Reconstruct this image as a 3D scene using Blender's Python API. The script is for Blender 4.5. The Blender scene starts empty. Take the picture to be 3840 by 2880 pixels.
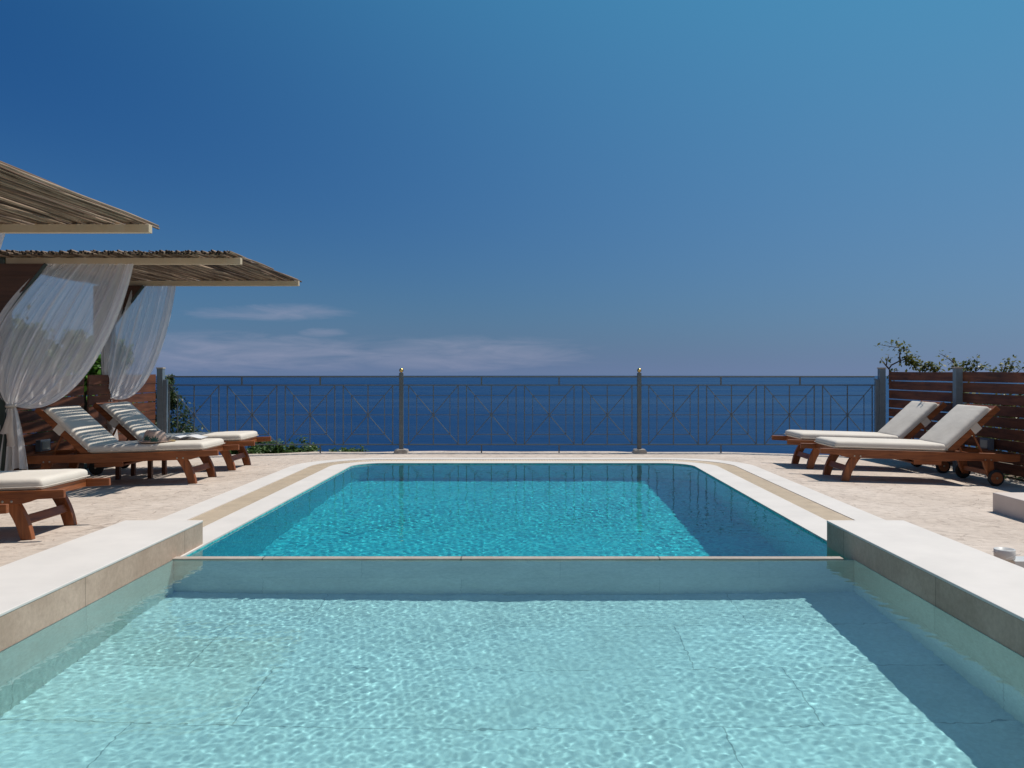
import bpy, bmesh, math, random
import numpy as np
from mathutils import Vector, Matrix

R = math.radians
random.seed(7)
rng = np.random.default_rng(11)
scene = bpy.context.scene
COL = scene.collection

# ------------------------------------------------------------------ camera
F, CX, CY, H = 3200.0, 1975.0, 1392.0, 1.10
cam_data = bpy.data.cameras.new("camera")
cam = bpy.data.objects.new("camera", cam_data)
COL.objects.link(cam)
cam.location = (0, 0, H)
cam.rotation_euler = (R(90), 0, 0)
cam_data.sensor_fit = 'HORIZONTAL'
cam_data.sensor_width = 36.0
cam_data.lens = 36.0 * F / 3840.0
cam_data.shift_x = -(CX - 1920.0) / 3840.0
cam_data.shift_y = -(1440.0 - CY) / 3840.0
cam_data.clip_start = 0.05
cam_data.clip_end = 60000
scene.camera = cam


def W(x, y, Y):
    """world point seen at photo pixel (x, y) at distance Y"""
    return Vector(((x - CX) * Y / F, Y, H - (y - CY) * Y / F))


def deck_z(X):
    return -0.03 * min(max(0.0, abs(X) - 2.72), 2.9)


# ------------------------------------------------------------------ helpers
class MB:
    """collects geometry of one mesh"""

    def __init__(self):
        self.v, self.f = [], []

    def add(self, verts, faces):
        n = len(self.v)
        self.v.extend([tuple(p) for p in verts])
        self.f.extend([tuple(i + n for i in f) for f in faces])
        return self

    def box(self, x0, x1, y0, y1, z0, z1, M=None):
        p = [(x0, y0, z0), (x1, y0, z0), (x1, y1, z0), (x0, y1, z0), (x0, y0, z1), (x1, y0, z1), (x1, y1, z1), (x0, y1, z1)]
        if M is not None:
            p = [M @ Vector(q) for q in p]
        return self.add(p, [(0, 3, 2, 1), (4, 5, 6, 7), (0, 1, 5, 4), (1, 2, 6, 5), (2, 3, 7, 6), (3, 0, 4, 7)])

    def prism(self, poly, a, b, axis='y', M=None):
        """extrude a 2-D polygon; axis y: poly is (x, z)"""
        n = len(poly)
        if axis == 'y':
            p = [(x, a, z) for x, z in poly] + [(x, b, z) for x, z in poly]
        elif axis == 'x':
            p = [(a, y, z) for y, z in poly] + [(b, y, z) for y, z in poly]
        else:
            p = [(x, y, a) for x, y in poly] + [(x, y, b) for x, y in poly]
        if M is not None:
            p = [M @ Vector(q) for q in p]
        fs = [tuple(range(n)), tuple(range(2 * n - 1, n - 1, -1))]
        for i in range(n):
            j = (i + 1) % n
            fs.append((i, i + n, j + n, j))
        return self.add(p, fs)

    def tube(self, pts, r, n=6, cap=True):
        pts = [Vector(p) for p in pts]
        rs = r if isinstance(r, (list, tuple)) else [r] * len(pts)
        base = len(self.v)
        up = Vector((0, 0, 1))
        for i, p in enumerate(pts):
            d = (pts[min(i + 1, len(pts) - 1)] - pts[max(i - 1, 0)])
            d = d.normalized() if d.length > 1e-9 else Vector((0, 0, 1))
            a = d.cross(up)
            if a.length < 1e-3:
                a = d.cross(Vector((1, 0, 0)))
            a.normalize()
            b = d.cross(a)
            for k in range(n):
                t = 2 * math.pi * k / n
                self.v.append(tuple(p + a * (math.cos(t) * rs[i]) + b * (math.sin(t) * rs[i])))
        for i in range(len(pts) - 1):
            for k in range(n):
                k2 = (k + 1) % n
                self.f.append((base + i * n + k, base + i * n + k2, base + (i + 1) * n + k2, base + (i + 1) * n + k))
        if cap:
            self.f.append(tuple(base + k for k in range(n - 1, -1, -1)))
            m = base + (len(pts) - 1) * n
            self.f.append(tuple(m + k for k in range(n)))
        return self

    def lathe(self, prof, n=24, c=(0, 0, 0), axis='z'):
        base = len(self.v)
        for r, h in prof:
            for k in range(n):
                t = 2 * math.pi * k / n
                if axis == 'z':
                    self.v.append((c[0] + r * math.cos(t), c[1] + r * math.sin(t), c[2] + h))
                elif axis == 'y':
                    self.v.append((c[0] + r * math.cos(t), c[1] + h, c[2] + r * math.sin(t)))
        for i in range(len(prof) - 1):
            for k in range(n):
                k2 = (k + 1) % n
                self.f.append((base + i * n + k, base + i * n + k2, base + (i + 1) * n + k2, base + (i + 1) * n + k))
        self.f.append(tuple(base + k for k in range(n - 1, -1, -1)))
        m = base + (len(prof) - 1) * n
        self.f.append(tuple(m + k for k in range(n)))
        return self

    def build(self, name, mat, parent=None, smooth=False, bevel=0, seg=2, sub=0):
        me = bpy.data.meshes.new(name)
        me.from_pydata(self.v, [], self.f)
        me.materials.append(mat)
        o = bpy.data.objects.new(name, me)
        COL.objects.link(o)
        bm = bmesh.new()
        bm.from_mesh(me)
        bmesh.ops.recalc_face_normals(bm, faces=bm.faces)
        bm.to_mesh(me)
        bm.free()
        if smooth:
            me.shade_smooth()
        if bevel:
            b = o.modifiers.new("bevel", 'BEVEL')
            b.width = bevel
            b.segments = seg
            b.limit_method = 'ANGLE'
            b.angle_limit = R(40)
            me.shade_smooth()
            b.harden_normals = True
        if sub:
            s = o.modifiers.new("sub", 'SUBSURF')
            s.levels = s.render_levels = sub
            me.shade_smooth()
        if parent:
            o.parent = parent
        return o


def raw_mesh(name, verts, faces, mat, parent=None, smooth=False):
    """numpy vertices and quads/tris, no normal recalculation"""
    me = bpy.data.meshes.new(name)
    me.from_pydata([], [], [])
    verts = np.asarray(verts, dtype=np.float32)
    faces = np.asarray(faces, dtype=np.int32)
    k = faces.shape[1]
    me.vertices.add(len(verts))
    me.vertices.foreach_set("co", verts.ravel())
    me.loops.add(faces.size)
    me.loops.foreach_set("vertex_index", faces.ravel())
    me.polygons.add(len(faces))
    me.polygons.foreach_set("loop_start", np.arange(len(faces), dtype=np.int32) * k)
    me.update(calc_edges=True)
    me.validate()
    me.materials.append(mat)
    if smooth:
        me.shade_smooth()
    o = bpy.data.objects.new(name, me)
    COL.objects.link(o)
    if parent:
        o.parent = parent
    return o


def thing(name, label, cat, loc=(0, 0, 0), group=None):
    o = bpy.data.objects.new(name, None)
    COL.objects.link(o)
    o.location = loc
    o.empty_display_size = 0.2
    return tag(o, label, cat, group)


def tag(o, label, cat=None, group=None, kind=None):
    if label:
        o["label"] = label
    if cat:
        o["category"] = cat
    if group:
        o["group"] = group
    if kind:
        o["kind"] = kind
    return o


def copy_tree(o, parent=None):
    c = o.copy()
    COL.objects.link(c)
    if parent:
        c.parent = parent
    for ch in list(o.children):
        copy_tree(ch, c)
    return c


# ------------------------------------------------------------------ materials
def new_mat(name):
    m = bpy.data.materials.new(name)
    m.use_nodes = True
    nt = m.node_tree
    nt.nodes.clear()
    out = nt.nodes.new('ShaderNodeOutputMaterial')
    return m, nt, out


def nd(nt, t, **kw):
    n = nt.nodes.new(t)
    for k, v in kw.items():
        if k in n.inputs:
            n.inputs[k].default_value = v
        else:
            setattr(n, k, v)
    return n


def lk(nt, a, b):
    nt.links.new(a, b)


def ramp(nt, fac, stops):
    r = nt.nodes.new('ShaderNodeValToRGB')
    e = r.color_ramp.elements
    while len(e) < len(stops):
        e.new(0.5)
    for el, (p, c) in zip(e, stops):
        el.position = p
        el.color = tuple(c) + (1,) if len(c) == 3 else c
    lk(nt, fac, r.inputs[0])
    return r.outputs[0]


def math_n(nt, op, a, b=None, clamp=False):
    n = nt.nodes.new('ShaderNodeMath')
    n.operation = op
    n.use_clamp = clamp
    for i, v in enumerate((a, b)):
        if v is None:
            continue
        if isinstance(v, (int, float)):
            n.inputs[i].default_value = v
        else:
            lk(nt, v, n.inputs[i])
    return n.outputs[0]


def mix_c(nt, fac, a, b, mode='MIX'):
    n = nt.nodes.new('ShaderNodeMix')
    n.data_type = 'RGBA'
    n.blend_type = mode
    for i, v in ((0, fac), (6, a), (7, b)):
        if isinstance(v, (int, float)):
            n.inputs[i].default_value = v
        elif isinstance(v, tuple):
            n.inputs[i].default_value = v if len(v) == 4 else v + (1,)
        else:
            lk(nt, v, n.inputs[i])
    return n.outputs[2]


def noise(nt, vec, scale, detail=4, rough=0.55, dist=0.0, map_scale=None):
    n = nt.nodes.new('ShaderNodeTexNoise')
    n.inputs['Scale'].default_value = scale
    n.inputs['Detail'].default_value = detail
    n.inputs['Roughness'].default_value = rough
    n.inputs['Distortion'].default_value = dist
    if map_scale:
        mp = nt.nodes.new('ShaderNodeMapping')
        mp.inputs['Scale'].default_value = map_scale
        lk(nt, vec, mp.inputs[0])
        vec = mp.outputs[0]
    lk(nt, vec, n.inputs['Vector'])
    return n.outputs[0]


def bsdf(nt, out, col=None, rough=0.6, metal=0.0, spec=0.5, bump=None, bstr=0.3, bdist=0.01):
    p = nt.nodes.new('ShaderNodeBsdfPrincipled')
    p.inputs['Metallic'].default_value = metal
    p.inputs['Specular IOR Level'].default_value = spec
    if isinstance(rough, (int, float)):
        p.inputs['Roughness'].default_value = rough
    else:
        lk(nt, rough, p.inputs['Roughness'])
    if isinstance(col, tuple):
        p.inputs['Base Color'].default_value = col + (1,)
    elif col is not None:
        lk(nt, col, p.inputs['Base Color'])
    if bump is not None:
        b = nt.nodes.new('ShaderNodeBump')
        b.inputs['Strength'].default_value = bstr
        b.inputs['Distance'].default_value = bdist
        lk(nt, bump, b.inputs['Height'])
        lk(nt, b.outputs[0], p.inputs['Normal'])
    lk(nt, p.outputs[0], out.inputs[0])
    return p


def objco(nt):
    return nt.nodes.new('ShaderNodeTexCoord').outputs['Object']


def geopos(nt):
    return nt.nodes.new('ShaderNodeNewGeometry').outputs['Position']


def m_wood(name, dark, light, axis=(1, 1, 1), rough=0.45, bstr=0.25, geo=False):
    m, nt, out = new_mat(name)
    co = geopos(nt) if geo else objco(nt)
    oi = nt.nodes.new('ShaderNodeObjectInfo')
    add = nt.nodes.new('ShaderNodeVectorMath')
    add.operation = 'ADD'
    lk(nt, co, add.inputs[0])
    rv = math_n(nt, 'MULTIPLY', oi.outputs['Random'], 7.3)
    cb = nt.nodes.new('ShaderNodeCombineXYZ')
    for i in range(3):
        lk(nt, rv, cb.inputs[i])
    lk(nt, cb.outputs[0], add.inputs[1])
    v = add.outputs[0]
    n1 = noise(nt, v, 1.0, 6, 0.6, 0.6, map_scale=axis)
    n2 = noise(nt, v, 3.5, 3, 0.5)
    fac = math_n(nt, 'ADD', math_n(nt, 'MULTIPLY', n1, 0.75), math_n(nt, 'MULTIPLY', n2, 0.35))
    c = ramp(nt, fac, [(0.33, dark), (0.72, light)])
    bsdf(nt, out, c, rough, spec=0.4, bump=n1, bstr=bstr, bdist=0.004)
    return m


def m_plain(name, col, rough=0.6, metal=0.0, var=0.12, scale=6.0, bstr=0.1, bscale=60, spec=0.5):
    m, nt, out = new_mat(name)
    co = objco(nt)
    n1 = noise(nt, co, scale, 5, 0.6)
    c = ramp(nt, n1, [(0.3, tuple(x * (1 - var) for x in col)), (0.7, tuple(min(1, x * (1 + var)) for x in col))])
    nb = noise(nt, co, bscale, 4, 0.6)
    bsdf(nt, out, c, rough, metal, spec, nb, bstr, 0.003)
    return m


def m_stone_tile(name, col, plane, width=1.15, height=0.55, off=(0, 0), offset=0.5, mortar=0.005, joint=0.45, bstr=0.15, warm=0.25):
    """large-format tiles; plane picks which world axes carry the pattern"""
    m, nt, out = new_mat(name)
    pos = geopos(nt)
    sp = nt.nodes.new('ShaderNodeSeparateXYZ')
    lk(nt, pos, sp.inputs[0])
    cb = nt.nodes.new('ShaderNodeCombineXYZ')
    for i in range(2):
        lk(nt, math_n(nt, 'ADD', sp.outputs['XYZ'.index(plane[i])], off[i]), cb.inputs[i])
    br = nt.nodes.new('ShaderNodeTexBrick')
    br.offset = offset
    br.offset_frequency = 2
    br.squash = 1
    br.inputs['Scale'].default_value = 1
    br.inputs['Mortar Size'].default_value = mortar
    br.inputs['Mortar Smooth'].default_value = 0.2
    br.inputs['Bias'].default_value = 0
    br.inputs['Brick Width'].default_value = width
    br.inputs['Row Height'].default_value = height
    a = tuple(x * 0.93 for x in col)
    b = tuple(min(1, x * 1.06) for x in col)
    br.inputs['Color1'].default_value = a + (1,)
    br.inputs['Color2'].default_value = b + (1,)
    br.inputs['Mortar'].default_value = tuple(x * joint for x in col) + (1,)
    lk(nt, cb.outputs[0], br.inputs['Vector'])
    n1 = noise(nt, pos, 2.2, 6, 0.62, 0.8)
    n2 = noise(nt, pos, 40, 5, 0.7)
    c = mix_c(nt, 1.0, br.outputs[0], ramp(nt, n1, [(0.3, (1 - warm, 1 - warm * 1.1, 1 - warm * 1.2)), (0.7, (1, 1, 1))]), 'MULTIPLY')
    c = mix_c(nt, 1.0, c, ramp(nt, n2, [(0.3, (0.78, 0.78, 0.78)), (0.7, (1, 1, 1))]), 'MULTIPLY')
    h = math_n(nt, 'SUBTRACT', n2, math_n(nt, 'MULTIPLY', br.outputs[1], 2.0))
    bsdf(nt, out, c, 0.7, spec=0.3, bump=h, bstr=bstr, bdist=0.003)
    return m


def m_deck():
    m, nt, out = new_mat("stamped_concrete")
    pos = geopos(nt)
    # warped coordinates
    w = nt.nodes.new('ShaderNodeTexNoise')
    w.inputs['Scale'].default_value = 2.5
    w.inputs['Detail'].default_value = 3
    lk(nt, pos, w.inputs['Vector'])
    mx = nt.nodes.new('ShaderNodeMix')
    mx.data_type = 'RGBA'
    mx.blend_type = 'LINEAR_LIGHT'
    mx.inputs[0].default_value = 0.12
    lk(nt, pos, mx.inputs[6])
    lk(nt, w.outputs['Color'], mx.inputs[7])
    wp = mx.outputs[2]
    vo = nt.nodes.new('ShaderNodeTexVoronoi')
    vo.feature = 'DISTANCE_TO_EDGE'
    vo.inputs['Scale'].default_value = 4.2
    lk(nt, wp, vo.inputs['Vector'])
    crack = ramp(nt, vo.outputs['Distance'], [(0.0, (1, 1, 1)), (0.035, (0, 0, 0))])
    n_mask = noise(nt, pos, 1.7, 4, 0.6)
    crack = math_n(nt, 'MULTIPLY', crack, ramp(nt, n_mask, [(0.48, (0, 0, 0)), (0.62, (1, 1, 1))]))
    fl = noise(nt, wp, 1.0, 5, 0.65, 0.4, map_scale=(9, 22, 9))
    fleck = ramp(nt, fl, [(0.57, (0, 0, 0)), (0.66, (1, 1, 1))])
    n1 = noise(nt, pos, 0.9, 6, 0.6)
    n2 = noise(nt, wp, 11, 6, 0.68)
    base = ramp(nt, n1, [(0.3, (0.51, 0.425, 0.355)), (0.7, (0.63, 0.54, 0.465))])
    base = mix_c(nt, 1.0, base, ramp(nt, n2, [(0.3, (0.80, 0.79, 0.79)), (0.68, (1.05, 1.05, 1.05))]), 'MULTIPLY')
    base = mix_c(nt, math_n(nt, 'MULTIPLY', crack, 0.55), base, (0.25, 0.19, 0.155))
    base = mix_c(nt, math_n(nt, 'MULTIPLY', fleck, 0.62), base, (0.30, 0.235, 0.195))
    h = math_n(nt, 'SUBTRACT', n2, math_n(nt, 'ADD', math_n(nt, 'MULTIPLY', crack, 0.7), math_n(nt, 'MULTIPLY', fleck, 0.6)))
    bsdf(nt, out, base, 0.78, spec=0.25, bump=h, bstr=0.55, bdist=0.012)
    return m


def m_mosaic():
    m, nt, out = new_mat("pool_mosaic")
    pos = geopos(nt)
    sn = nt.nodes.new('ShaderNodeVectorMath')
    sn.operation = 'SCALE'
    sn.inputs['Scale'].default_value = 1 / 0.025
    lk(nt, pos, sn.inputs[0])
    fl = nt.nodes.new('ShaderNodeVectorMath')
    fl.operation = 'FLOOR'
    lk(nt, sn.outputs[0], fl.inputs[0])
    wn = nt.nodes.new('ShaderNodeTexWhiteNoise')
    lk(nt, fl.outputs[0], wn.inputs['Vector'])
    c = ramp(nt, wn.outputs['Value'], [(0.0, (0.03, 0.36, 0.42)), (0.5, (0.045, 0.52, 0.555)), (1.0, (0.12, 0.66, 0.66))])
    n1 = noise(nt, pos, 1.2, 3, 0.5)
    c = mix_c(nt, 1.0, c, ramp(nt, n1, [(0.3, (0.9, 0.92, 0.92)), (0.7, (1, 1, 1))]), 'MULTIPLY')
    bsdf(nt, out, c, 0.5, spec=0.3)
    return m


def m_water(name, tint):
    m, nt, out = new_mat(name)
    rf = nt.nodes.new('ShaderNodeBsdfRefraction')
    rf.inputs['Color'].default_value = tint + (1,)
    rf.inputs['Roughness'].default_value = 0.0
    rf.inputs['IOR'].default_value = 1.333
    gl = nt.nodes.new('ShaderNodeBsdfGlossy')
    gl.inputs['Color'].default_value = (1, 1, 1, 1)
    gl.inputs['Roughness'].default_value = 0.0
    fr = nt.nodes.new('ShaderNodeFresnel')
    fr.inputs['IOR'].default_value = 1.333
    mx = nt.nodes.new('ShaderNodeMixShader')
    lk(nt, fr.outputs[0], mx.inputs[0])
    lk(nt, rf.outputs[0], mx.inputs[1])
    lk(nt, gl.outputs[0], mx.inputs[2])
    lk(nt, mx.outputs[0], out.inputs[0])
    return m


def m_sea():
    m, nt, out = new_mat("sea_surface")
    pos = geopos(nt)
    n1 = noise(nt, pos, 0.035, 6, 0.62, map_scale=(0.45, 1, 1))
    n2 = noise(nt, pos, 0.0016, 5, 0.6, 1.2, map_scale=(0.3, 1.0, 1))
    c = ramp(nt, n2, [(0.3, (0.0002, 0.013, 0.062)), (0.7, (0.0006, 0.023, 0.094))])
    ro = ramp(nt, n2, [(0.35, (0.22, 0.22, 0.22)), (0.6, (0.32, 0.32, 0.32))])
    p = bsdf(nt, out, c, ro, spec=0.14, bump=n1, bstr=0.9, bdist=4.0)
    p.inputs['IOR'].default_value = 1.333
    return m


def m_sheer():
    m, nt, out = new_mat("sheer_voile")
    uvn = nt.nodes.new('ShaderNodeUVMap')
    sp = nt.nodes.new('ShaderNodeSeparateXYZ')
    lk(nt, uvn.outputs[0], sp.inputs[0])
    n1 = noise(nt, uvn.outputs[0], 1.0, 4, 0.6, map_scale=(34, 0.8, 1))
    # gathered threads make the cloth denser in folds and towards the tie, and the hem is double
    gather = math_n(nt, 'MULTIPLY', math_n(nt, 'POWER', sp.outputs[1], 2.2), 0.45)
    hem = math_n(nt, 'ADD', math_n(nt, 'GREATER_THAN', sp.outputs[0], 0.90), math_n(nt, 'LESS_THAN', sp.outputs[0], 0.06))
    fold = ramp(nt, n1, [(0.42, (0, 0, 0)), (0.72, (1, 1, 1))])
    al = math_n(nt, 'ADD', 0.53, math_n(nt, 'MULTIPLY', math_n(nt, 'MULTIPLY', fold, 0.34), math_n(nt, 'ADD', 0.22, sp.outputs[1])))
    al = math_n(nt, 'ADD', al, gather)
    al = math_n(nt, 'ADD', al, math_n(nt, 'MULTIPLY', hem, 0.26))
    al = math_n(nt, 'MINIMUM', al, 0.96)
    d = nt.nodes.new('ShaderNodeBsdfDiffuse')
    d.inputs[0].default_value = (0.96, 0.94, 0.93, 1)
    t = nt.nodes.new('ShaderNodeBsdfTranslucent')
    t.inputs[0].default_value = (0.96, 0.94, 0.93, 1)
    mx = nt.nodes.new('ShaderNodeMixShader')
    mx.inputs[0].default_value = 0.5
    lk(nt, d.outputs[0], mx.inputs[1])
    lk(nt, t.outputs[0], mx.inputs[2])
    tr = nt.nodes.new('ShaderNodeBsdfTransparent')
    m2 = nt.nodes.new('ShaderNodeMixShader')
    lk(nt, al, m2.inputs[0])
    lk(nt, tr.outputs[0], m2.inputs[1])
    lk(nt, mx.outputs[0], m2.inputs[2])
    lk(nt, m2.outputs[0], out.inputs[0])
    return m


def m_leaf(name, a, b):
    m, nt, out = new_mat(name)
    pos = geopos(nt)
    n1 = noise(nt, pos, 9, 3, 0.6)
    ri = nt.nodes.new('ShaderNodeNewGeometry').outputs['Random Per Island']
    f = math_n(nt, 'ADD', math_n(nt, 'MULTIPLY', n1, 0.5), math_n(nt, 'MULTIPLY', ri, 0.5))
    c = ramp(nt, f, [(0.25, a), (0.8, b)])
    p = bsdf(nt, out, c, 0.45, spec=0.35)
    t = nt.nodes.new('ShaderNodeBsdfTranslucent')
    lk(nt, c, t.inputs[0])
    mx = nt.nodes.new('ShaderNodeMixShader')
    mx.inputs[0].default_value = 0.3
    lk(nt, p.outputs[0], mx.inputs[1])
    lk(nt, t.outputs[0], mx.inputs[2])
    lk(nt, mx.outputs[0], out.inputs[0])
    return m


def m_reed():
    m, nt, out = new_mat("dry_reed")
    pos = geopos(nt)
    ri = nt.nodes.new('ShaderNodeNewGeometry').outputs['Random Per Island']
    n1 = noise(nt, pos, 1.0, 5, 0.6, map_scale=(60, 3.5, 60))
    f = math_n(nt, 'ADD', math_n(nt, 'MULTIPLY', n1, 0.6), math_n(nt, 'MULTIPLY', ri, 0.42))
    c = ramp(nt, f, [(0.22, (0.035, 0.021, 0.013)), (0.5, (0.15, 0.095, 0.060)), (0.82, (0.42, 0.31, 0.22))])
    bsdf(nt, out, c, 0.65, spec=0.3, bump=n1, bstr=0.3, bdist=0.003)
    return m


def m_cushion():
    m, nt, out = new_mat("cream_canvas")
    co = objco(nt)
    n1 = noise(nt, co, 2.2, 3, 0.5, 0.6)
    n2 = noise(nt, co, 420, 2, 0.5)
    n3 = noise(nt, co, 9, 3, 0.5, 1.0, map_scale=(1, 0.35, 1))
    c = ramp(nt, n1, [(0.3, (0.60, 0.545, 0.475)), (0.7, (0.68, 0.625, 0.555))])
    h = math_n(nt, 'ADD', math_n(nt, 'MULTIPLY', n2, 0.05), math_n(nt, 'ADD', n1, math_n(nt, 'MULTIPLY', n3, 0.5)))
    bsdf(nt, out, c, 0.8, spec=0.2, bump=h, bstr=0.35, bdist=0.02)
    return m


M = {}
M['deck'] = m_deck()
M['white_stone'] = m_plain("white_limestone", (0.635, 0.588, 0.545), 0.65, var=0.06, scale=3, bstr=0.15, bscale=45)
M['grate'] = m_plain("beige_grate", (0.62, 0.50, 0.36), 0.6, var=0.1)
M['channel'] = m_plain("drain_channel", (0.07, 0.04, 0.025), 0.9)
M['mosaic'] = m_mosaic()
M['spa_floor'] = m_stone_tile("pale_floor_tile", (0.88, 0.83, 0.82), 'XY', off=(1.53, 0.0), width=2.29, offset=0.83, joint=0.6, mortar=0.003, warm=0.14)
M['side_tile'] = m_stone_tile("taupe_wall_tile", (0.62, 0.455, 0.35), 'YZ', off=(0.06, 0.405), offset=0.5, joint=0.6, mortar=0.004, warm=0.3)
M['side_lining'] = m_stone_tile("pale_side_lining_tile", (0.80, 0.78, 0.73), 'YZ', off=(0.06, 0.405), offset=0.5, joint=0.75, mortar=0.003, warm=0.15)  # wall tile made paler to imitate its bright look under water
M['front_lining'] = m_stone_tile("pale_front_lining_tile", (0.74, 0.72, 0.67), 'XZ', off=(0.38, 0.405), offset=0.5, joint=0.82, mortar=0.003, warm=0.15)  # divider tile likewise, underwater brightness put into the colour
M['front_tile'] = m_stone_tile("taupe_divider_tile", (0.60, 0.56, 0.50), 'XZ', off=(0.38, 0.405), offset=0.5, joint=0.82, mortar=0.003)
M['rim'] = m_stone_tile("rim_stone", (0.52, 0.45, 0.39), 'XY', off=(0.38, 0.2), offset=0, width=1.15, height=3, joint=0.4)
M['spa_water'] = m_water("plunge_water", (0.655, 0.966, 0.992))
M['pool_water'] = m_water("swimming_water", (0.62, 0.95, 0.985))
M['sea'] = m_sea()
M['steel'] = m_plain("grey_painted_steel", (0.105, 0.125, 0.138), 0.45, metal=0.0, var=0.1, scale=20, bstr=0.05)
M['steel_light'] = m_plain("pale_grey_painted_steel", (0.16, 0.21, 0.25), 0.4, var=0.1, scale=20, bstr=0.05)
M['brass'] = m_plain("brass", (0.62, 0.42, 0.16), 0.28, metal=1.0, var=0.15, scale=30)
M['teak_x'] = m_wood("oiled_teak", (0.10, 0.027, 0.010), (0.34, 0.112, 0.036), (2.5, 30, 30))
M['teak_y'] = m_wood("oiled_teak_across", (0.10, 0.027, 0.010), (0.34, 0.112, 0.036), (30, 2.5, 30))
M['teak_z'] = m_wood("oiled_teak_upright", (0.10, 0.027, 0.010), (0.34, 0.112, 0.036), (30, 30, 2.5))
M['fence_wood'] = m_wood("stained_fence_board", (0.035, 0.013, 0.008), (0.19, 0.068, 0.032), (22, 1.6, 22), 0.6, 0.4, geo=True)
M['panel_wood'] = m_wood("dark_stained_panel", (0.028, 0.012, 0.007), (0.095, 0.04, 0.022), (1.6, 22, 22), 0.6, 0.4, geo=True)
M['table_wood'] = m_wood("dark_table_wood", (0.035, 0.012, 0.007), (0.12, 0.042, 0.02), (25, 25, 2.5), 0.5)
M['beam_wood'] = m_plain("cream_painted_beam", (0.60, 0.475, 0.32), 0.55, var=0.07, scale=4)
M['post_green'] = m_plain("dark_green_post_paint", (0.035, 0.055, 0.05), 0.5, var=0.15)
M['reed'] = m_reed()
M['sheer'] = m_sheer()
M['hollow'] = m_plain('hollow_reed_end', (0.012, 0.009, 0.007), 0.9)  # near-black end caps, the shade inside the stalk put into the colour
M['cushion'] = m_cushion()
M['rubber'] = m_plain("black_rubber", (0.012, 0.013, 0.014), 0.75)
M['bolt'] = m_plain("bolt_metal", (0.45, 0.42, 0.36), 0.35, metal=1.0)
M['white_plastic'] = m_plain("white_plastic", (0.56, 0.56, 0.55), 0.4, var=0.03)
M['lamp_face'] = m_plain("frosted_lamp_glass", (0.42, 0.43, 0.38), 0.3, var=0.05)
M['lamp_frame'] = m_plain("grey_lamp_frame", (0.13, 0.16, 0.20), 0.4, var=0.05)
M['block'] = m_plain("plastered_step", (0.58, 0.50, 0.45), 0.8, var=0.07, scale=3, bstr=0.3, bscale=35)
M['rough_stone'] = m_plain("rough_base_stone", (0.50, 0.43, 0.36), 0.85, var=0.15, scale=14, bstr=0.5, bscale=40)
M['bark'] = m_plain("bark", (0.07, 0.05, 0.038), 0.85, var=0.3, scale=20, bstr=0.5)
M['leaf_dark'] = m_leaf("dark_leaf", (0.022, 0.045, 0.016), (0.085, 0.125, 0.045))
M['leaf_mid'] = m_leaf("mid_leaf", (0.035, 0.075, 0.018), (0.12, 0.19, 0.05))
M['leaf_bright'] = m_leaf("bright_leaf", (0.05, 0.13, 0.018), (0.16, 0.33, 0.05))
M['leaf_vine'] = m_leaf("vine_leaf", (0.06, 0.085, 0.02), (0.20, 0.20, 0.045))
M['hill'] = m_plain("dry_hillside", (0.12, 0.105, 0.06), 0.9, var=0.3, scale=0.4, bstr=0.4)
M['straw'] = m_plain("woven_straw", (0.46, 0.34, 0.28), 0.75, var=0.14, scale=40, bstr=0.4, bscale=260)
M['hat_leaf'] = m_plain("green_print", (0.025, 0.10, 0.075), 0.6)
M['paper'] = m_plain("magazine_paper", (0.72, 0.70, 0.68), 0.4, var=0.05)
M['paper_dark'] = m_plain("magazine_print", (0.06, 0.035, 0.035), 0.35, var=0.4, scale=9)
M['pouch'] = m_plain("tan_pouch_cloth", (0.36, 0.26, 0.12), 0.7)
M['ship_hull'] = m_plain("ship_hull", (0.05, 0.06, 0.08), 0.6)
M['ship_white'] = m_plain("ship_white", (0.45, 0.47, 0.5), 0.6)
M['soil'] = m_plain("dry_soil", (0.16, 0.12, 0.085), 0.95, var=0.25, scale=5, bstr=0.6, bscale=20)

# ------------------------------------------------------------------ light
SUN_EL, SUN_AZ = 64.0, 70.0                       # azimuth from +Y towards +X
sd = Vector((math.sin(R(SUN_AZ)) * math.cos(R(SUN_EL)), math.cos(R(SUN_AZ)) * math.cos(R(SUN_EL)), math.sin(R(SUN_EL))))
sl = bpy.data.lights.new("sun", 'SUN')
sl.energy = 4.4
sl.angle = R(0.5)
sl.color = (1.0, 0.94, 0.855)
sun = bpy.data.objects.new("sun", sl)
COL.objects.link(sun)
sun.rotation_euler = sd.to_track_quat('Z', 'Y').to_euler()
sun.location = (8, 5, 20)
sl.cycles.is_caustics_light = True

SKY_TINT = (0.105, 0.49, 0.78)
MIE_C = (0.65, 3.95, 6.8)
HAZE_C, HAZE_S = (1.95, 2.75, 4.8), (4.0, 5.0, 6.9)
BACK_FILL = (5.4, 5.0, 4.9)  # added fill glow low behind the camera, lifts shaded faces
world = bpy.data.worlds.new("World")
scene.world = world
world.use_nodes = True
nt = world.node_tree
nt.nodes.clear()
wo = nt.nodes.new('ShaderNodeOutputWorld')
bg = nt.nodes.new('ShaderNodeBackground')
sky = nt.nodes.new('ShaderNodeTexSky')
sky.sky_type = 'NISHITA'
sky.sun_disc = False
sky.sun_elevation = R(SUN_EL)
sky.sun_rotation = R(SUN_AZ)
sky.altitude = 150
sky.air_density = 1.0
sky.dust_density = 1.2
sky.ozone_density = 3.0
tc = nt.nodes.new('ShaderNodeTexCoord')
sp = nt.nodes.new('ShaderNodeSeparateXYZ')
lk(nt, tc.outputs['Generated'], sp.inputs[0])
hs = nt.nodes.new('ShaderNodeHueSaturation')
hs.inputs['Saturation'].default_value = 1.25
lk(nt, sky.outputs[0], hs.inputs['Color'])
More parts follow.
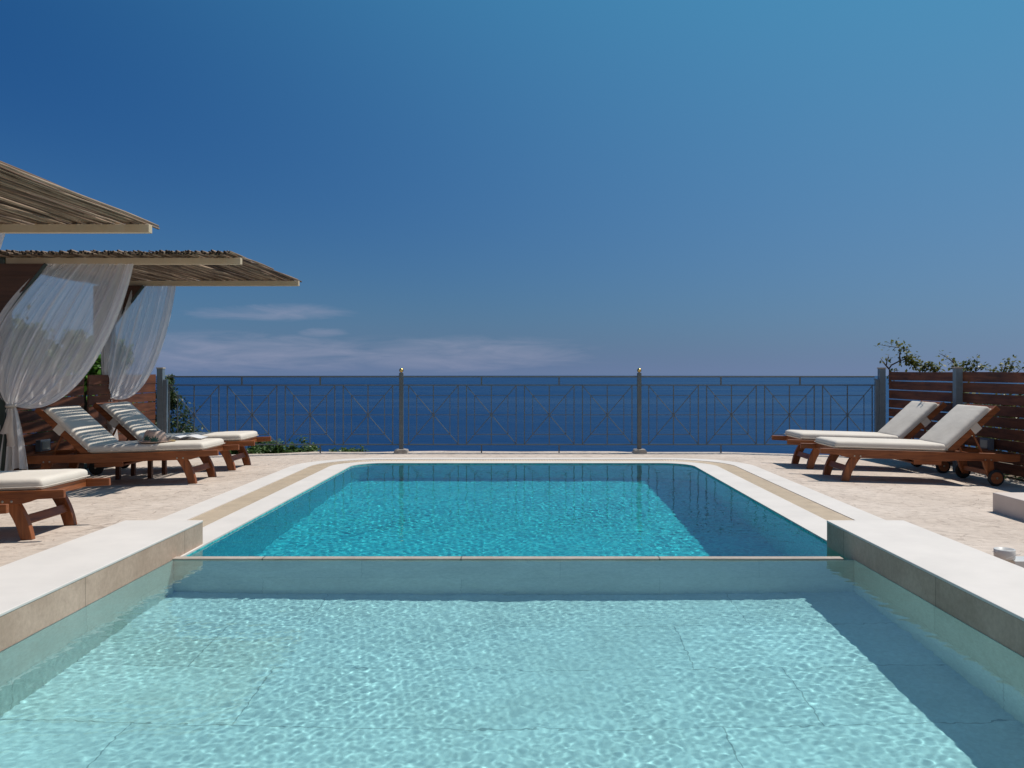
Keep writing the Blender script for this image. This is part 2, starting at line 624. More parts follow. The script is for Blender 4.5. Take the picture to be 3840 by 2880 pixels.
skyc = mix_c(nt, 1.0, hs.outputs[0], SKY_TINT, 'MULTIPLY')
# marine haze: thick towards the horizon, and forward-scattering on the sunward side
dt = nt.nodes.new('ShaderNodeVectorMath')
dt.operation = 'DOT_PRODUCT'
lk(nt, tc.outputs['Generated'], dt.inputs[0])
dt.inputs[1].default_value = sd
mr = nt.nodes.new('ShaderNodeMapRange')
mr.interpolation_type = 'SMOOTHSTEP'
mr.inputs['From Min'].default_value = 0.12
mr.inputs['From Max'].default_value = 0.85
lk(nt, dt.outputs['Value'], mr.inputs['Value'])
zen = nt.nodes.new('ShaderNodeMapRange')
zen.interpolation_type = 'SMOOTHSTEP'
zen.inputs['From Min'].default_value = 0.45
zen.inputs['From Max'].default_value = 0.85
zen.inputs['To Min'].default_value = 1.0
zen.inputs['To Max'].default_value = 0.35
lk(nt, sp.outputs[2], zen.inputs['Value'])
mie = math_n(nt, 'MULTIPLY', mr.outputs[0], zen.outputs[0])
skyc = mix_c(nt, mie, skyc, MIE_C)
zz = math_n(nt, 'MAXIMUM', sp.outputs[2], 0.0)
hz = mix_c(nt, mie, HAZE_C, HAZE_S)
wide = math_n(nt, 'MULTIPLY', math_n(nt, 'EXPONENT', math_n(nt, 'MULTIPLY', zz, -1.0 / 0.20)), math_n(nt, 'MULTIPLY', mie, 0.85))
skyc = mix_c(nt, wide, skyc, HAZE_S)
low = math_n(nt, 'EXPONENT', math_n(nt, 'MULTIPLY', zz, -1.0 / 0.115))
skyc = mix_c(nt, math_n(nt, 'MULTIPLY', low, 0.9), skyc, hz)
# added fill: low sky behind the camera brightened in place of villa bounce
mb_ = nt.nodes.new('ShaderNodeMapRange')
mb_.interpolation_type = 'SMOOTHSTEP'
mb_.inputs['From Min'].default_value = 0.55
mb_.inputs['From Max'].default_value = -0.45
lk(nt, sp.outputs[1], mb_.inputs['Value'])
lo_ = nt.nodes.new('ShaderNodeMapRange')
lo_.interpolation_type = 'SMOOTHSTEP'
lo_.inputs['From Min'].default_value = 0.65
lo_.inputs['From Max'].default_value = 0.15
lk(nt, sp.outputs[2], lo_.inputs['Value'])
skyc = mix_c(nt, math_n(nt, 'MULTIPLY', mb_.outputs[0], lo_.outputs[0]), skyc, BACK_FILL)
# clouds low over the sea
ay = math_n(nt, 'MAXIMUM', sp.outputs[1], 0.05)
cu = math_n(nt, 'DIVIDE', sp.outputs[0], ay)
cv = math_n(nt, 'DIVIDE', sp.outputs[2], ay)
cc = nt.nodes.new('ShaderNodeCombineXYZ')
lk(nt, math_n(nt, 'MULTIPLY', cu, 5.0), cc.inputs[0])
lk(nt, math_n(nt, 'MULTIPLY', cv, 34.0), cc.inputs[1])
cn = noise(nt, cc.outputs[0], 2.2, 8, 0.62, 0.5)


def blob(u0, v0, su, sv):
    a = math_n(nt, 'POWER', math_n(nt, 'ABSOLUTE', math_n(nt, 'DIVIDE', math_n(nt, 'SUBTRACT', cu, u0), su)), 2.0)
    b = math_n(nt, 'POWER', math_n(nt, 'ABSOLUTE', math_n(nt, 'DIVIDE', math_n(nt, 'SUBTRACT', cv, v0), sv)), 2.0)
    return math_n(nt, 'SUBTRACT', 1.0, math_n(nt, 'ADD', a, b), clamp=True)


bl = None
for args in [(-0.33, 0.022, 0.24, 0.030), (-0.07, 0.020, 0.20, 0.026), (-0.30, 0.069, 0.13, 0.013), (-0.24, 0.045, 0.04, 0.008)]:
    x = blob(*args)
    bl = x if bl is None else math_n(nt, 'MAXIMUM', bl, x)
cf = math_n(nt, 'MULTIPLY', math_n(nt, 'SUBTRACT', math_n(nt, 'ADD', cn, math_n(nt, 'MULTIPLY', bl, 0.40)), 0.60), 2.4, clamp=True)
cf = math_n(nt, 'MULTIPLY', cf, math_n(nt, 'MULTIPLY', bl, 1.6, clamp=True))
cf = math_n(nt, 'MULTIPLY', cf, math_n(nt, 'GREATER_THAN', sp.outputs[1], 0.3))
CLOUD = (4.0, 4.3, 6.0)
skyc = mix_c(nt, math_n(nt, 'MULTIPLY', cf, 0.55), skyc, CLOUD)
lk(nt, skyc, bg.inputs['Color'])
bg.inputs['Strength'].default_value = 0.075
lk(nt, bg.outputs[0], wo.inputs[0])

# ------------------------------------------------------------------ ground, sea, hillside
XL, XR, YN, YF = -2.05, 1.90, 0.9, 4.945      # inside of the plunge pool
PL, PR, PY0, PY1 = -2.035, 1.94, 5.00, 10.18  # inside of the swimming pool


def deck_piece(xs, y0, y1):
    mb = MB()
    n = len(xs)
    top = [(x, y0, deck_z(x)) for x in xs] + [(x, y1, deck_z(x)) for x in xs]
    mb.add(top, [(i, i + 1, n + i + 1, n + i) for i in range(n - 1)])
    return mb


mb = MB()
for xs, y0, y1 in (((-14, -5.62, -2.72, -2.25), -6, 11.62), ((2.15, 2.72, 5.62, 14), -6, 11.62), ((-2.25, 2.15), 10.35, 11.62), ((-2.25, 2.15), -6, 0.6)):
    d = deck_piece(xs, y0, y1)
    mb.add(d.v, d.f)
# irregular broken edge of the slab along the drop
edge = []
x = -14.0
while x < 14:
    edge.append((x, 11.62 + random.uniform(-0.015, 0.05)))
    x += random.uniform(0.15, 0.7)
edge.append((14, 11.62))
n = len(edge)
ev = [(x, 11.60, deck_z(x) + 0.0) for x, y in edge] + [(x, y, deck_z(x) + random.uniform(-0.012, 0.012)) for x, y in edge] + [(x, y + 0.02, -1.6) for x, y in edge]
mb.add(ev, [(i, i + 1, n + i + 1, n + i) for i in range(n - 1)] + [(n + i, n + i + 1, 2 * n + i + 1, 2 * n + i) for i in range(n - 1)])
deck = mb.build('terrace', M['deck'])
tag(deck, None, None, None, 'structure')

# sea disc
SEA_Z = -120.0
vs, fs = [], []
rad = [30 * (24000 / 30) ** (i / 40) for i in range(41)]
na = 96
for r in rad:
    for k in range(na):
        a = 2 * math.pi * k / na
        vs.append((r * math.cos(a), r * math.sin(a), SEA_Z))
for i in range(40):
    for k in range(na):
        k2 = (k + 1) % na
        fs.append((i * na + k, i * na + k2, (i + 1) * na + k2, (i + 1) * na + k)[::-1])
sea = raw_mesh('sea', vs, fs, M['sea'])
tag(sea, None, kind='structure')

# hillside falling from the terrace to the sea
hx = np.linspace(-160, 160, 41)
ht = np.linspace(0, 1, 24)
vs, fs = [], []
for t in ht:
    for x in hx:
        y = 11.64 + t * 215 - 0.0005 * x * x * (1 - t)
        z = -1.2 - t * 122 + (0 if t == 0 else random.uniform(-1, 0.2) * min(1, t * 20))
        vs.append((x, y, z))
for i in range(len(ht) - 1):
    for k in range(len(hx) - 1):
        a = i * len(hx) + k
        fs.append((a, a + 1, a + len(hx) + 1, a + len(hx)))
hill = raw_mesh('hillside', vs, fs, M['hill'], smooth=True)
tag(hill, None, kind='structure')
g = MB().add([(-160, -60, -1.7), (160, -60, -1.7), (160, 11.6, -1.7), (-160, 11.6, -1.7)], [(0, 1, 2, 3)]).build('ground', M['soil'])
tag(g, None, kind='structure')
# soil beds outside the terrace fences
for s in (-1, 1):
    b = MB().add([(s * 5.3, -6, -0.06), (s * 5.3, 11.6, -0.06), (s * 14, 11.6, 0.15), (s * 14, -6, 0.15)], [(0, 1, 2, 3)]).build('soil_bed', M['soil'])
    tag(b, None, kind='structure')


# ------------------------------------------------------------------ swimming pool
def u_path(dl, dr, df, rad_, step=0.03):
    """open path up the left side, round the far end, down the right side"""
    xl, xr, yf, y0 = PL - dl, PR + dr, PY1 + df, PY0
    pts = []
    n1, na_, n2 = 150, 30, 130
    for i in range(n1):
        pts.append((xl, y0 + (yf - rad_ - y0) * i / n1))
    for i in range(na_):
        a = math.pi - (math.pi / 2) * i / na_
        pts.append((xl + rad_ + rad_ * math.cos(a), yf - rad_ + rad_ * math.sin(a)))
    for i in range(n2):
        pts.append((xl + rad_ + (xr - xl - 2 * rad_) * i / n2, yf))
    for i in range(na_):
        a = math.pi / 2 - (math.pi / 2) * i / na_
        pts.append((xr - rad_ + rad_ * math.cos(a), yf - rad_ + rad_ * math.sin(a)))
    for i in range(n1 + 1):
        pts.append((xr, yf - rad_ + (y0 - yf + rad_) * i / n1))
    return pts


paths = [u_path(0, 0, 0, 0.36), u_path(0.235, 0.262, 0.185, 0.56), u_path(0.465, 0.475, 0.43, 0.78), u_path(0.685, 0.70, 0.595, 0.95)]
pool = thing('swimming_pool', 'turquoise swimming pool with rounded far corners and pale stone surround', 'swimming pool')


def ring(a, b, z0, z1):
    mb = MB()
    n = len(a)
    v = [(x, y, z1) for x, y in a] + [(x, y, z1) for x, y in b] + [(x, y, z0) for x, y in a] + [(x, y, z0) for x, y in b]
    f = []
    for i in range(n - 1):
        f += [(i, i + 1, n + i + 1, n + i), (i, 2 * n + i, 2 * n + i + 1, i + 1), (n + i, n + i + 1, 3 * n + i + 1, 3 * n + i)]
    f += [(0, n, 3 * n, 2 * n), (n - 1, 3 * n - 1, 4 * n - 1, 2 * n - 1)]
    return mb.add(v, f)


ring(paths[0], paths[1], -0.20, 0.006).build('coping', M['white_stone'], pool)
ring(paths[2], paths[3], -0.15, 0.006).build('border', M['white_stone'], pool)
ring(paths[1], paths[2], -0.22, -0.16).build('drain_channel', M['channel'], pool)
ring(u_path(0.461, 0.471, 0.426, 0.777), paths[2], -0.155, -0.004).build('drain_channel', M['channel'], pool)
mb = MB()
a, b = paths[1], paths[2]


def resample(p, n):
    d = [0]
    for i in range(1, len(p)):
        d.append(d[-1] + math.dist(p[i], p[i - 1]))
    out, j = [], 0
    for k in range(n):
        t = d[-1] * k / (n - 1)
        while j < len(d) - 2 and d[j + 1] < t:
            j += 1
        w = (t - d[j]) / max(1e-9, d[j + 1] - d[j])
        out.append((p[j][0] * (1 - w) + p[j + 1][0] * w, p[j][1] * (1 - w) + p[j + 1][1] * w))
    return out


def sub_idx(p, k):
    i = int(k)
    w = k - i
    i2 = min(i + 1, len(p) - 1)
    return (p[i][0] * (1 - w) + p[i2][0] * w, p[i][1] * (1 - w) + p[i2][1] * w)


# slats laid across the channel, spacing taken along the middle of the band
mid = [((p[0] + q[0]) / 2, (p[1] + q[1]) / 2) for p, q in zip(a, b)]
acc, slats, nextd = 0.0, [], 0.0
for i in range(len(mid) - 1):
    seg = math.dist(mid[i], mid[i + 1])
    while nextd <= acc + seg:
        slats.append(i + (nextd - acc) / seg)
        nextd += 0.033
    acc += seg
for k in slats:
    dk = 0.0095
    p, q = Vector(sub_idx(a, k) + (0,)), Vector(sub_idx(b, k) + (0,))
    d = (q - p).normalized()
    t = Vector((-d.y, d.x, 0)) * dk
    p, q = p + d * 0.004, q - d * 0.004
    z0, z1 = -0.03, 0.002
    mb.add([p - t + Vector((0, 0, z0)), q - t + Vector((0, 0, z0)), q + t + Vector((0, 0, z0)), p + t + Vector((0, 0, z0)),
            p - t + Vector((0, 0, z1)), q - t + Vector((0, 0, z1)), q + t + Vector((0, 0, z1)), p + t + Vector((0, 0, z1))],
           [(0, 3, 2, 1), (4, 5, 6, 7), (0, 1, 5, 4), (1, 2, 6, 5), (2, 3, 7, 6), (3, 0, 4, 7)])
mb.build('overflow_grate', M['grate'], pool)
PD = -1.25
n = len(paths[0])
inner = [(x, y) for x, y in u_path(-0.004, -0.004, -0.004, 0.356)]
v = [(x, y, -0.002) for x, y in inner] + [(x, y, PD) for x, y in inner]
mb = MB().add(v, [(i, i + 1, n + i + 1, n + i) for i in range(n - 1)] + [tuple(range(n, 2 * n))])
mb.build('basin', M['mosaic'], pool)

# ------------------------------------------------------------------ plunge pool
spa = thing('plunge_pool', 'raised shallow plunge pool with taupe stone walls and white tops in the foreground', 'plunge pool')
SF, TOPZ, YE = -0.72, 0.157, 5.40
SPA_Z, POOL_Z = 0.008, -0.009
MB().box(XL - 0.05, XR + 0.05, YN - 0.05, YF + 0.02, SF - 0.1, SF).build('floor', M['spa_floor'], spa)
for x0, x1 in ((-2.54, XL), (XR, 2.385)):
    w = MB().box(x0, x1, YN - 0.4, YE, -1.2, TOPZ - 0.014).build('side_wall', M['side_tile'], spa)
    MB().box(x0 - 0.002, x1 + 0.002, YN - 0.402, YE + 0.002, TOPZ - 0.014, TOPZ).build('wall_top', M['white_stone'], w, bevel=0.004, seg=2)
for x0, x1 in ((XL, XL + 0.005), (XR - 0.005, XR)):  # added thin sheets below the waterline, pale to imitate light in the water
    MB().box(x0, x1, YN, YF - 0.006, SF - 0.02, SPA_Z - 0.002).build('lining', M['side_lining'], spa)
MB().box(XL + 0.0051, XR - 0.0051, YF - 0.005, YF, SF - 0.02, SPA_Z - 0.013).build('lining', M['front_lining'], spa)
MB().box(XL, XR, YN - 0.4, YN, -1.2, TOPZ - 0.014).build('end_wall', M['side_tile'], spa)
dv = MB().box(XL - 0.02, XR + 0.02, YF, PY0, -1.3, -0.004).build('dividing_wall', M['front_tile'], spa)
MB().box(XL - 0.02, 1.835, YF - 0.008, PY0 - 0.004, -0.004, 0.0165).build('rim', M['rim'], dv, bevel=0.003)


# ------------------------------------------------------------------ pool water (real ripples)
def water(name, x0, x1, y0, y1, z, step, mat, seed, slope, lam):
    r = np.random.default_rng(seed)
    nx, ny = int((x1 - x0) / step) + 1, int((y1 - y0) / step) + 1
    gx, gy = np.meshgrid(np.linspace(x0, x1, nx), np.linspace(y0, y1, ny))
    h = np.zeros_like(gx)
    nw = 64
    ls = np.concatenate([np.exp(r.uniform(np.log(lam[0]), np.log(lam[1]), nw)), np.exp(r.uniform(np.log(0.18), np.log(0.6), 14))])
    th = r.normal(1.1, 0.9, len(ls))
    ph = r.uniform(0, 2 * np.pi, len(ls))
    for n_, (l, t, p) in enumerate(zip(ls, th, ph)):
        k = 2 * np.pi / l
        wx = gx + 0.02 * np.sin(gy * 3.1 + p)
        wy = gy + 0.02 * np.sin(gx * 2.7 + 2 * p)
        env = 0.75 + 0.45 * np.sin(gx * (0.9 + 1.3 * r.random()) + gy * (1.7 * r.random() - 0.6) + p * 3)
        h += env * (1 / k) * np.sin(k * (np.cos(t) * wx + np.sin(t) * wy) + p) * (1.0 if n_ < nw else 1.1)
    gyy, gxx = np.gradient(h, (y1 - y0) / (ny - 1), (x1 - x0) / (nx - 1))
    h *= slope / np.sqrt(np.mean(gxx ** 2 + gyy ** 2))
    calm = 0.95 + 0.30 * np.sin(gx * 1.9 + 0.7 * np.sin(gy * 1.3 + seed)) * np.cos(gy * 1.5 + 0.9 * np.sin(gx * 1.1) + seed) + 0.15 * np.sin(gx * 4.1 - gy * 3.3 + seed)
    h *= calm
    vs = np.stack([gx, gy, z + h], -1).reshape(-1, 3)
    i = np.arange((ny - 1) * nx).reshape(ny - 1, nx)[:, :-1].ravel()
    fs = np.stack([i, i + 1, i + nx + 1, i + nx], -1)
    o = raw_mesh(name, vs, fs, mat, smooth=True)
    tag(o, None, kind='structure')
    o.cycles.is_caustics_caster = True
    return o


water('plunge_pool_water', XL - 0.004, XR + 0.004, YN - 0.004, YF + 0.004, SPA_Z, 0.0058, M['spa_water'], 3, 0.0108, (0.026, 0.13))
water('swimming_pool_water', PL - 0.004, PR + 0.004, PY0 - 0.003, PY1 + 0.004, POOL_Z, 0.0085, M['pool_water'], 5, 0.0120, (0.034, 0.13))
for o in bpy.data.objects:
    if o.name.split('.')[0] in ('floor', 'side_wall', 'dividing_wall', 'end_wall', 'basin', 'lining'):
        o.cycles.is_caustics_receiver = True

# ------------------------------------------------------------------ metal railing
YR = 11.50
rail = thing('metal_railing', 'grey metal railing with star-pattern panels along the far terrace edge', 'railing', (0, YR, 0))


def RB(x0, x1, z0, z1, t=0.012, name='bar', mb=None):
    (mb or MB()).box(x0, x1, -t, t, z0, z1)


px = [-4.93, -1.689, 1.517, 4.784]
for i, x in enumerate(px):
    if i in (1, 2):
        p = MB().box(x - 0.0275, x + 0.0275, -0.0275, 0.0275, 0.02, 1.078).build('post', M['steel'], rail, bevel=0.004)
        MB().lathe([(0.001, -0.030)] + [(0.0295 * math.cos(R(t)), 0.0295 * math.sin(R(t))) for t in range(-75, 90, 15)] + [(0.001, 0.0295)], 20, (x, 0, 1.112)).build('finial', M['brass'], p, smooth=True)
        MB().lathe([(0.012, 0), (0.012, 0.01)], 12, (x, 0, 1.0785)).build('finial_neck', M['brass'], p)
        MB().prism([(x - 0.095, -0.01), (x + 0.095, -0.01), (x + 0.085, 0.045), (x + 0.03, 0.052), (x - 0.075, 0.048)], -0.1, 0.06).build('stone_base', M['rough_stone'], p, bevel=0.008)
    else:
        s = 1 if i == 0 else -1
        p = MB().box(x - 0.04, x + 0.04, -0.04, 0.04, -0.1, 1.135).build('post', M['steel_light'], rail, bevel=0.004)
        MB().box(x - 0.045, x + 0.045, -0.045, 0.045, 1.1352, 1.15).build('post_cap', M['rough_stone'], p)
        MB().box(x + s * 0.041, x + s * 0.088, -0.028, 0.028, -0.1, 0.99).build('flange', M['steel_light'], p, bevel=0.003)
z_top, z_mid, z_bot = 1.026, 0.913, 0.1115
for i in range(3):
    a, b = px[i] + (0.028 if i else 0.10), px[i + 1] - (0.028 if i < 2 else 0.10)
    tr = MB().box(a, b, -0.02, 0.02, z_top - 0.010, z_top + 0.009).build('handrail', M['steel'], rail, bevel=0.003)
    for t in (0.337, 0.663):
        x = px[i] + (px[i + 1] - px[i]) * t
        MB().box(x - 0.009, x + 0.009, -0.009, 0.009, z_mid + 0.008, z_top - 0.0105).build('strut', M['steel'], tr)
    MB().box(a, b, -0.014, 0.014, z_mid - 0.008, z_mid + 0.0075).build('upper_rail', M['steel'], rail)
    br_ = MB().box(a, b, -0.014, 0.014, z_bot - 0.007, z_bot + 0.007).build('lower_rail', M['steel'], rail)
    for t in (0.337, 0.663):
        x = px[i] + (px[i + 1] - px[i]) * t
        MB().box(x - 0.008, x + 0.008, -0.008, 0.008, -0.16, z_bot - 0.0095).build('foot', M['steel'], br_)
    L = px[i + 1] - px[i]
    w, gap = 0.668, 0.113
    tot = 4 * w + 3 * gap
    x0 = px[i] + (L - tot) / 2
    zt, zb = z_mid - 0.0085, z_bot + 0.0075
    for k in range(4):
        xa = x0 + k * (w + gap)
        xc = xa + w / 2
        zc = (zt + zb) / 2
        mb = MB()
        for x in (xa, xa + w, xc):
            mb.box(x - 0.006, x + 0.006, -0.006, 0.006, zb, zt)
        for x in (xc - w * 0.335, xc + w * 0.335):
            mb.box(x - 0.0044, x + 0.0044, -0.0044, 0.0044, zc - (zt - zb) * 0.335, zc + (zt - zb) * 0.335)
        for z, hw in ((zc, w / 2), (zc - (zt - zb) * 0.335, w * 0.335), (zc + (zt - zb) * 0.335, w * 0.335)):
            mb.box(xc - hw, xc + hw, -0.0042, 0.0042, z - 0.004, z + 0.004)
        for s in (1, -1):
            mb.tube([(xa, -0.004 * s, zc - s * (zt - zb) / 2), (xa + w, -0.004 * s, zc + s * (zt - zb) / 2)], 0.0056, 6)
        mb.lathe([(0.014, -0.009), (0.014, 0.009)], 10, (xc, 0, zc), 'y')
        mb.build('star_panel', M['steel'], rail)


# ------------------------------------------------------------------ wooden fences
def wood_fence(name, label, pts, posts, top, gap):
    """horizontal board fence through plan points; each bay one board_panel"""
    t = thing(name, label, 'fence', (0, 0, 0))
    for (x0, y0), (x1, y1) in zip(pts[:-1], pts[1:]):
        d = Vector((x1 - x0, y1 - y0, 0))
        L = d.length
        d.normalize()
        ang = math.atan2(d.y, d.x)
        Mx = Matrix.Translation((x0, y0, 0)) @ Matrix.Rotation(ang, 4, 'Z')
        mb = MB()
        pitch, nb = 0.121, 9
        for k in range(nb):
            zt = top - k * pitch
            g = gap * random.uniform(0.7, 1.4)
            wv = random.uniform(-0.003, 0.003)
            cuts = [0.045, L - 0.045]
            nseg = max(2, int(L / 0.5))
            z0s = [(cuts[0] + (cuts[1] - cuts[0]) * j / nseg) for j in range(nseg + 1)]
            a = [random.uniform(-0.003, 0.003) for _ in z0s]
            b = [random.uniform(-0.003, 0.003) for _ in z0s]
            v, f = [], []
            for j, s_ in enumerate(z0s):
                v += [Mx @ Vector((s_, wv, zt - pitch + g + a[j])), Mx @ Vector((s_, wv, zt + b[j])), Mx @ Vector((s_, wv + 0.02, zt + b[j])), Mx @ Vector((s_, wv + 0.02, zt - pitch + g + a[j]))]
            for j in range(nseg):
                for e in range(4):
                    e2 = (e + 1) % 4
                    f.append((j * 4 + e, j * 4 + e2, (j + 1) * 4 + e2, (j + 1) * 4 + e))
            f += [(0, 3, 2, 1), tuple(nseg * 4 + e for e in range(4))]
            mb.add(v, f)
        mb.build('board_panel', M['fence_wood'], t)
    for x, y, z in posts:
        p = MB().box(x - 0.04, x + 0.04, y - 0.04, y + 0.04, -0.2, z).build('post', M['steel_light'], t, bevel=0.004)
        MB().box(x - 0.045, x + 0.045, y - 0.045, y + 0.045, z + 0.0002, z + 0.014).build('post_cap', M['rough_stone'], p)
    return t


wood_fence('wooden_fence', 'dark brown horizontal board fence behind the loungers under the reed shade', [(-4.97, 11.44), (-5.10, 9.85), (-5.24, 8.15), (-5.35, 6.4), (-5.40, 4.4)], [(-5.30, 8.15, 1.1), (-5.41, 6.4, 1.1)], 1.055, 0.007)
wood_fence('wooden_fence', 'reddish brown slatted board fence on the right with creepers above it', [(4.83, 11.44), (4.995, 9.83), (5.17, 8.1), (5.34, 6.4), (5.50, 4.7)], [(4.965, 9.83, 1.135), (5.20, 8.1, 1.135), (5.37, 6.4, 1.135)], 1.09, 0.012)


# wall lamps on the fences
def fence_lamp(label, loc, rz):
    t = thing('wall_lamp', label, 'wall lamp', loc)
    t.rotation_euler = (0, 0, rz)
    MB().box(-0.095, 0.095, 0, 0.06, -0.06, 0.06).build('housing', M['lamp_frame'], t, bevel=0.006)
    MB().box(-0.07, 0.07, -0.006, -0.0004, -0.042, 0.042).build('lens', M['lamp_face'], t, bevel=0.003)
    return t


fence_lamp('small rectangular lamp on the left board fence behind the raised lounger back', (-5.10, 9.05, 0.315), R(90))
fence_lamp('small rectangular grey lamp low on the right board fence', (4.985, 9.30, 0.31), R(-90))


# ------------------------------------------------------------------ cabanas
def cabana(label, y0, y1, ry0, ry1, seed, xr=0.0):
    r = random.Random(seed)
    t = thing('cabana', label, 'shade cabana', (-5.1, (y0 + y1) / 2, 0), 'reed-roofed cabanas on the left')
    ox, oy = -5.1, (y0 + y1) / 2
    zb, zt = 2.138, 2.200
    for y in (y0, y1):
        MB().box(-0.06, 0.06, y - oy - 0.06, y - oy + 0.06, -0.15, zb - 0.003).build('post', M['post_green'], t, bevel=0.004)
        MB().box(0.048, -2.775 + xr - ox, y - oy - 0.03, y - oy + 0.03, zb, zt).build('beam', M['beam_wood'], t, bevel=0.003)
        # plank-filled corner brace
        mb = MB()
        p, k, z = 0.112, 0, zb - 0.002
        yf_ = y - oy - 0.085
        xa = lambda q: -0.05 + (q - 1.46) / (zb - 1.46) * 0.515
        while z > 1.47:
            zl = max(z - p, 1.46)
            mb.prism([(-0.14, zl + 0.001), (xa(zl) - 0.012, zl + 0.001), (xa(z) - 0.012, z), (-0.14, z)], yf_ + 0.003 * (k % 2), yf_ + 0.022)
            z -= p
            k += 1
        bp = mb.build('brace_panel', M['panel_wood'], t)
        MB().tube([(xa(1.46), yf_ + 0.012, 1.46), (xa(zb), yf_ + 0.012, zb - 0.004)], 0.018, 8).build('brace_bar', M['post_green'], bp)
    MB().box(-0.045, 0.045, y0 - oy - 0.05, y1 - oy + 0.05, zb, zt).build('back_beam', M['post_green'], t)
    # tall plank wall at the head of the cabana
    # reeds
    vs, fs = [], []
    ns, seg = 6, 9
    for layer in (0, 1):
        x = -5.55
        while x < -2.82 + xr:
            rr = r.choice([0.0055, 0.007, 0.009, 0.0105, 0.0125])
            xx = x + rr
            zz = zt + 0.010 + layer * 0.017 + r.uniform(-0.001, 0.012) + rr * 0.3
            sk = r.uniform(-0.045, 0.045)
            a, b = ry0 + r.uniform(-0.02, 0.025), ry1 + r.uniform(-0.08, 0.04)
            if layer == 1 and r.random() < 0.35:      # broken, shorter reeds on top
                b -= r.uniform(0.3, 1.6)
            base = len(vs)
            bow = r.uniform(-0.02, 0.02)
            ph = r.uniform(0, 6.28)
            for i in range(seg + 1):
                w = i / seg
                rad_ = rr * (1.15 if i % 3 == 1 else 1.0) * (1 - 0.15 * w)
                cx_ = xx + sk * (w - 0.5) + bow * math.sin(w * math.pi) + 0.004 * math.sin(w * 9 + ph)
                cx_ = min(cx_, -2.80 + xr + 0.01 * math.sin(ph))
                cz_ = zz + 0.004 * math.sin(w * 7 + ph)
                for k in range(ns):
                    th = 2 * math.pi * k / ns
                    vs.append((cx_ - ox + rad_ * math.cos(th), a + (b - a) * w - oy, cz_ + rad_ * math.sin(th)))
            for i in range(seg):
                for k in range(ns):
                    k2 = (k + 1) % ns
                    fs.append((base + i * ns + k, base + i * ns + k2, base + (i + 1) * ns + k2, base + (i + 1) * ns + k))
            fs.append(tuple(base + k for k in range(ns - 1, -1, -1)))
            fs.append(tuple(base + seg * ns + k for k in range(ns)))
            x += rr * 2 + (r.choice([-0.004, -0.002, 0, 0.001, 0.003, 0.006, 0.010]) if layer == 0 else r.choice([-0.002, 0, 0.002, 0.004, 0.009, 0.014, 0.02]))
    mb = MB()
    mb.v, mb.f = vs, fs
    roof = mb.build('reed_roof', M['reed'], t, smooth=True)
    roof.data.materials.append(M['hollow'])
    nf = ns * seg + 2
    for pi, pol in enumerate(roof.data.polygons):
        if pi % nf >= nf - 2:
            pol.material_index = 1
    for y in (ry0 + 0.25, (ry0 + ry1) / 2, ry1 - 0.3):
        MB().tube([(-5.53 - ox, y - oy, zt + 0.040), (-4.2 - ox, y - oy, zt + 0.042), (-2.86 + xr - ox, y - oy, zt + 0.040)], 0.003, 5).build('binding_wire', M['post_green'], roof)
    return t


cabana('far cabana with flat reed roof and two gathered sheer curtains', 8.30, 10.40, 8.09, 10.67, 1)
cabana('nearest cabana, its flat reed roof cut off by the upper left edge', 4.25, 6.41, 4.0, 6.68, 2, -0.05)


# ------------------------------------------------------------------ curtains
def bez(p, t):
    s = 1 - t
    return p[0] * s ** 3 + p[1] * 3 * s * s * t + p[2] * 3 * s * t * t + p[3] * t ** 3


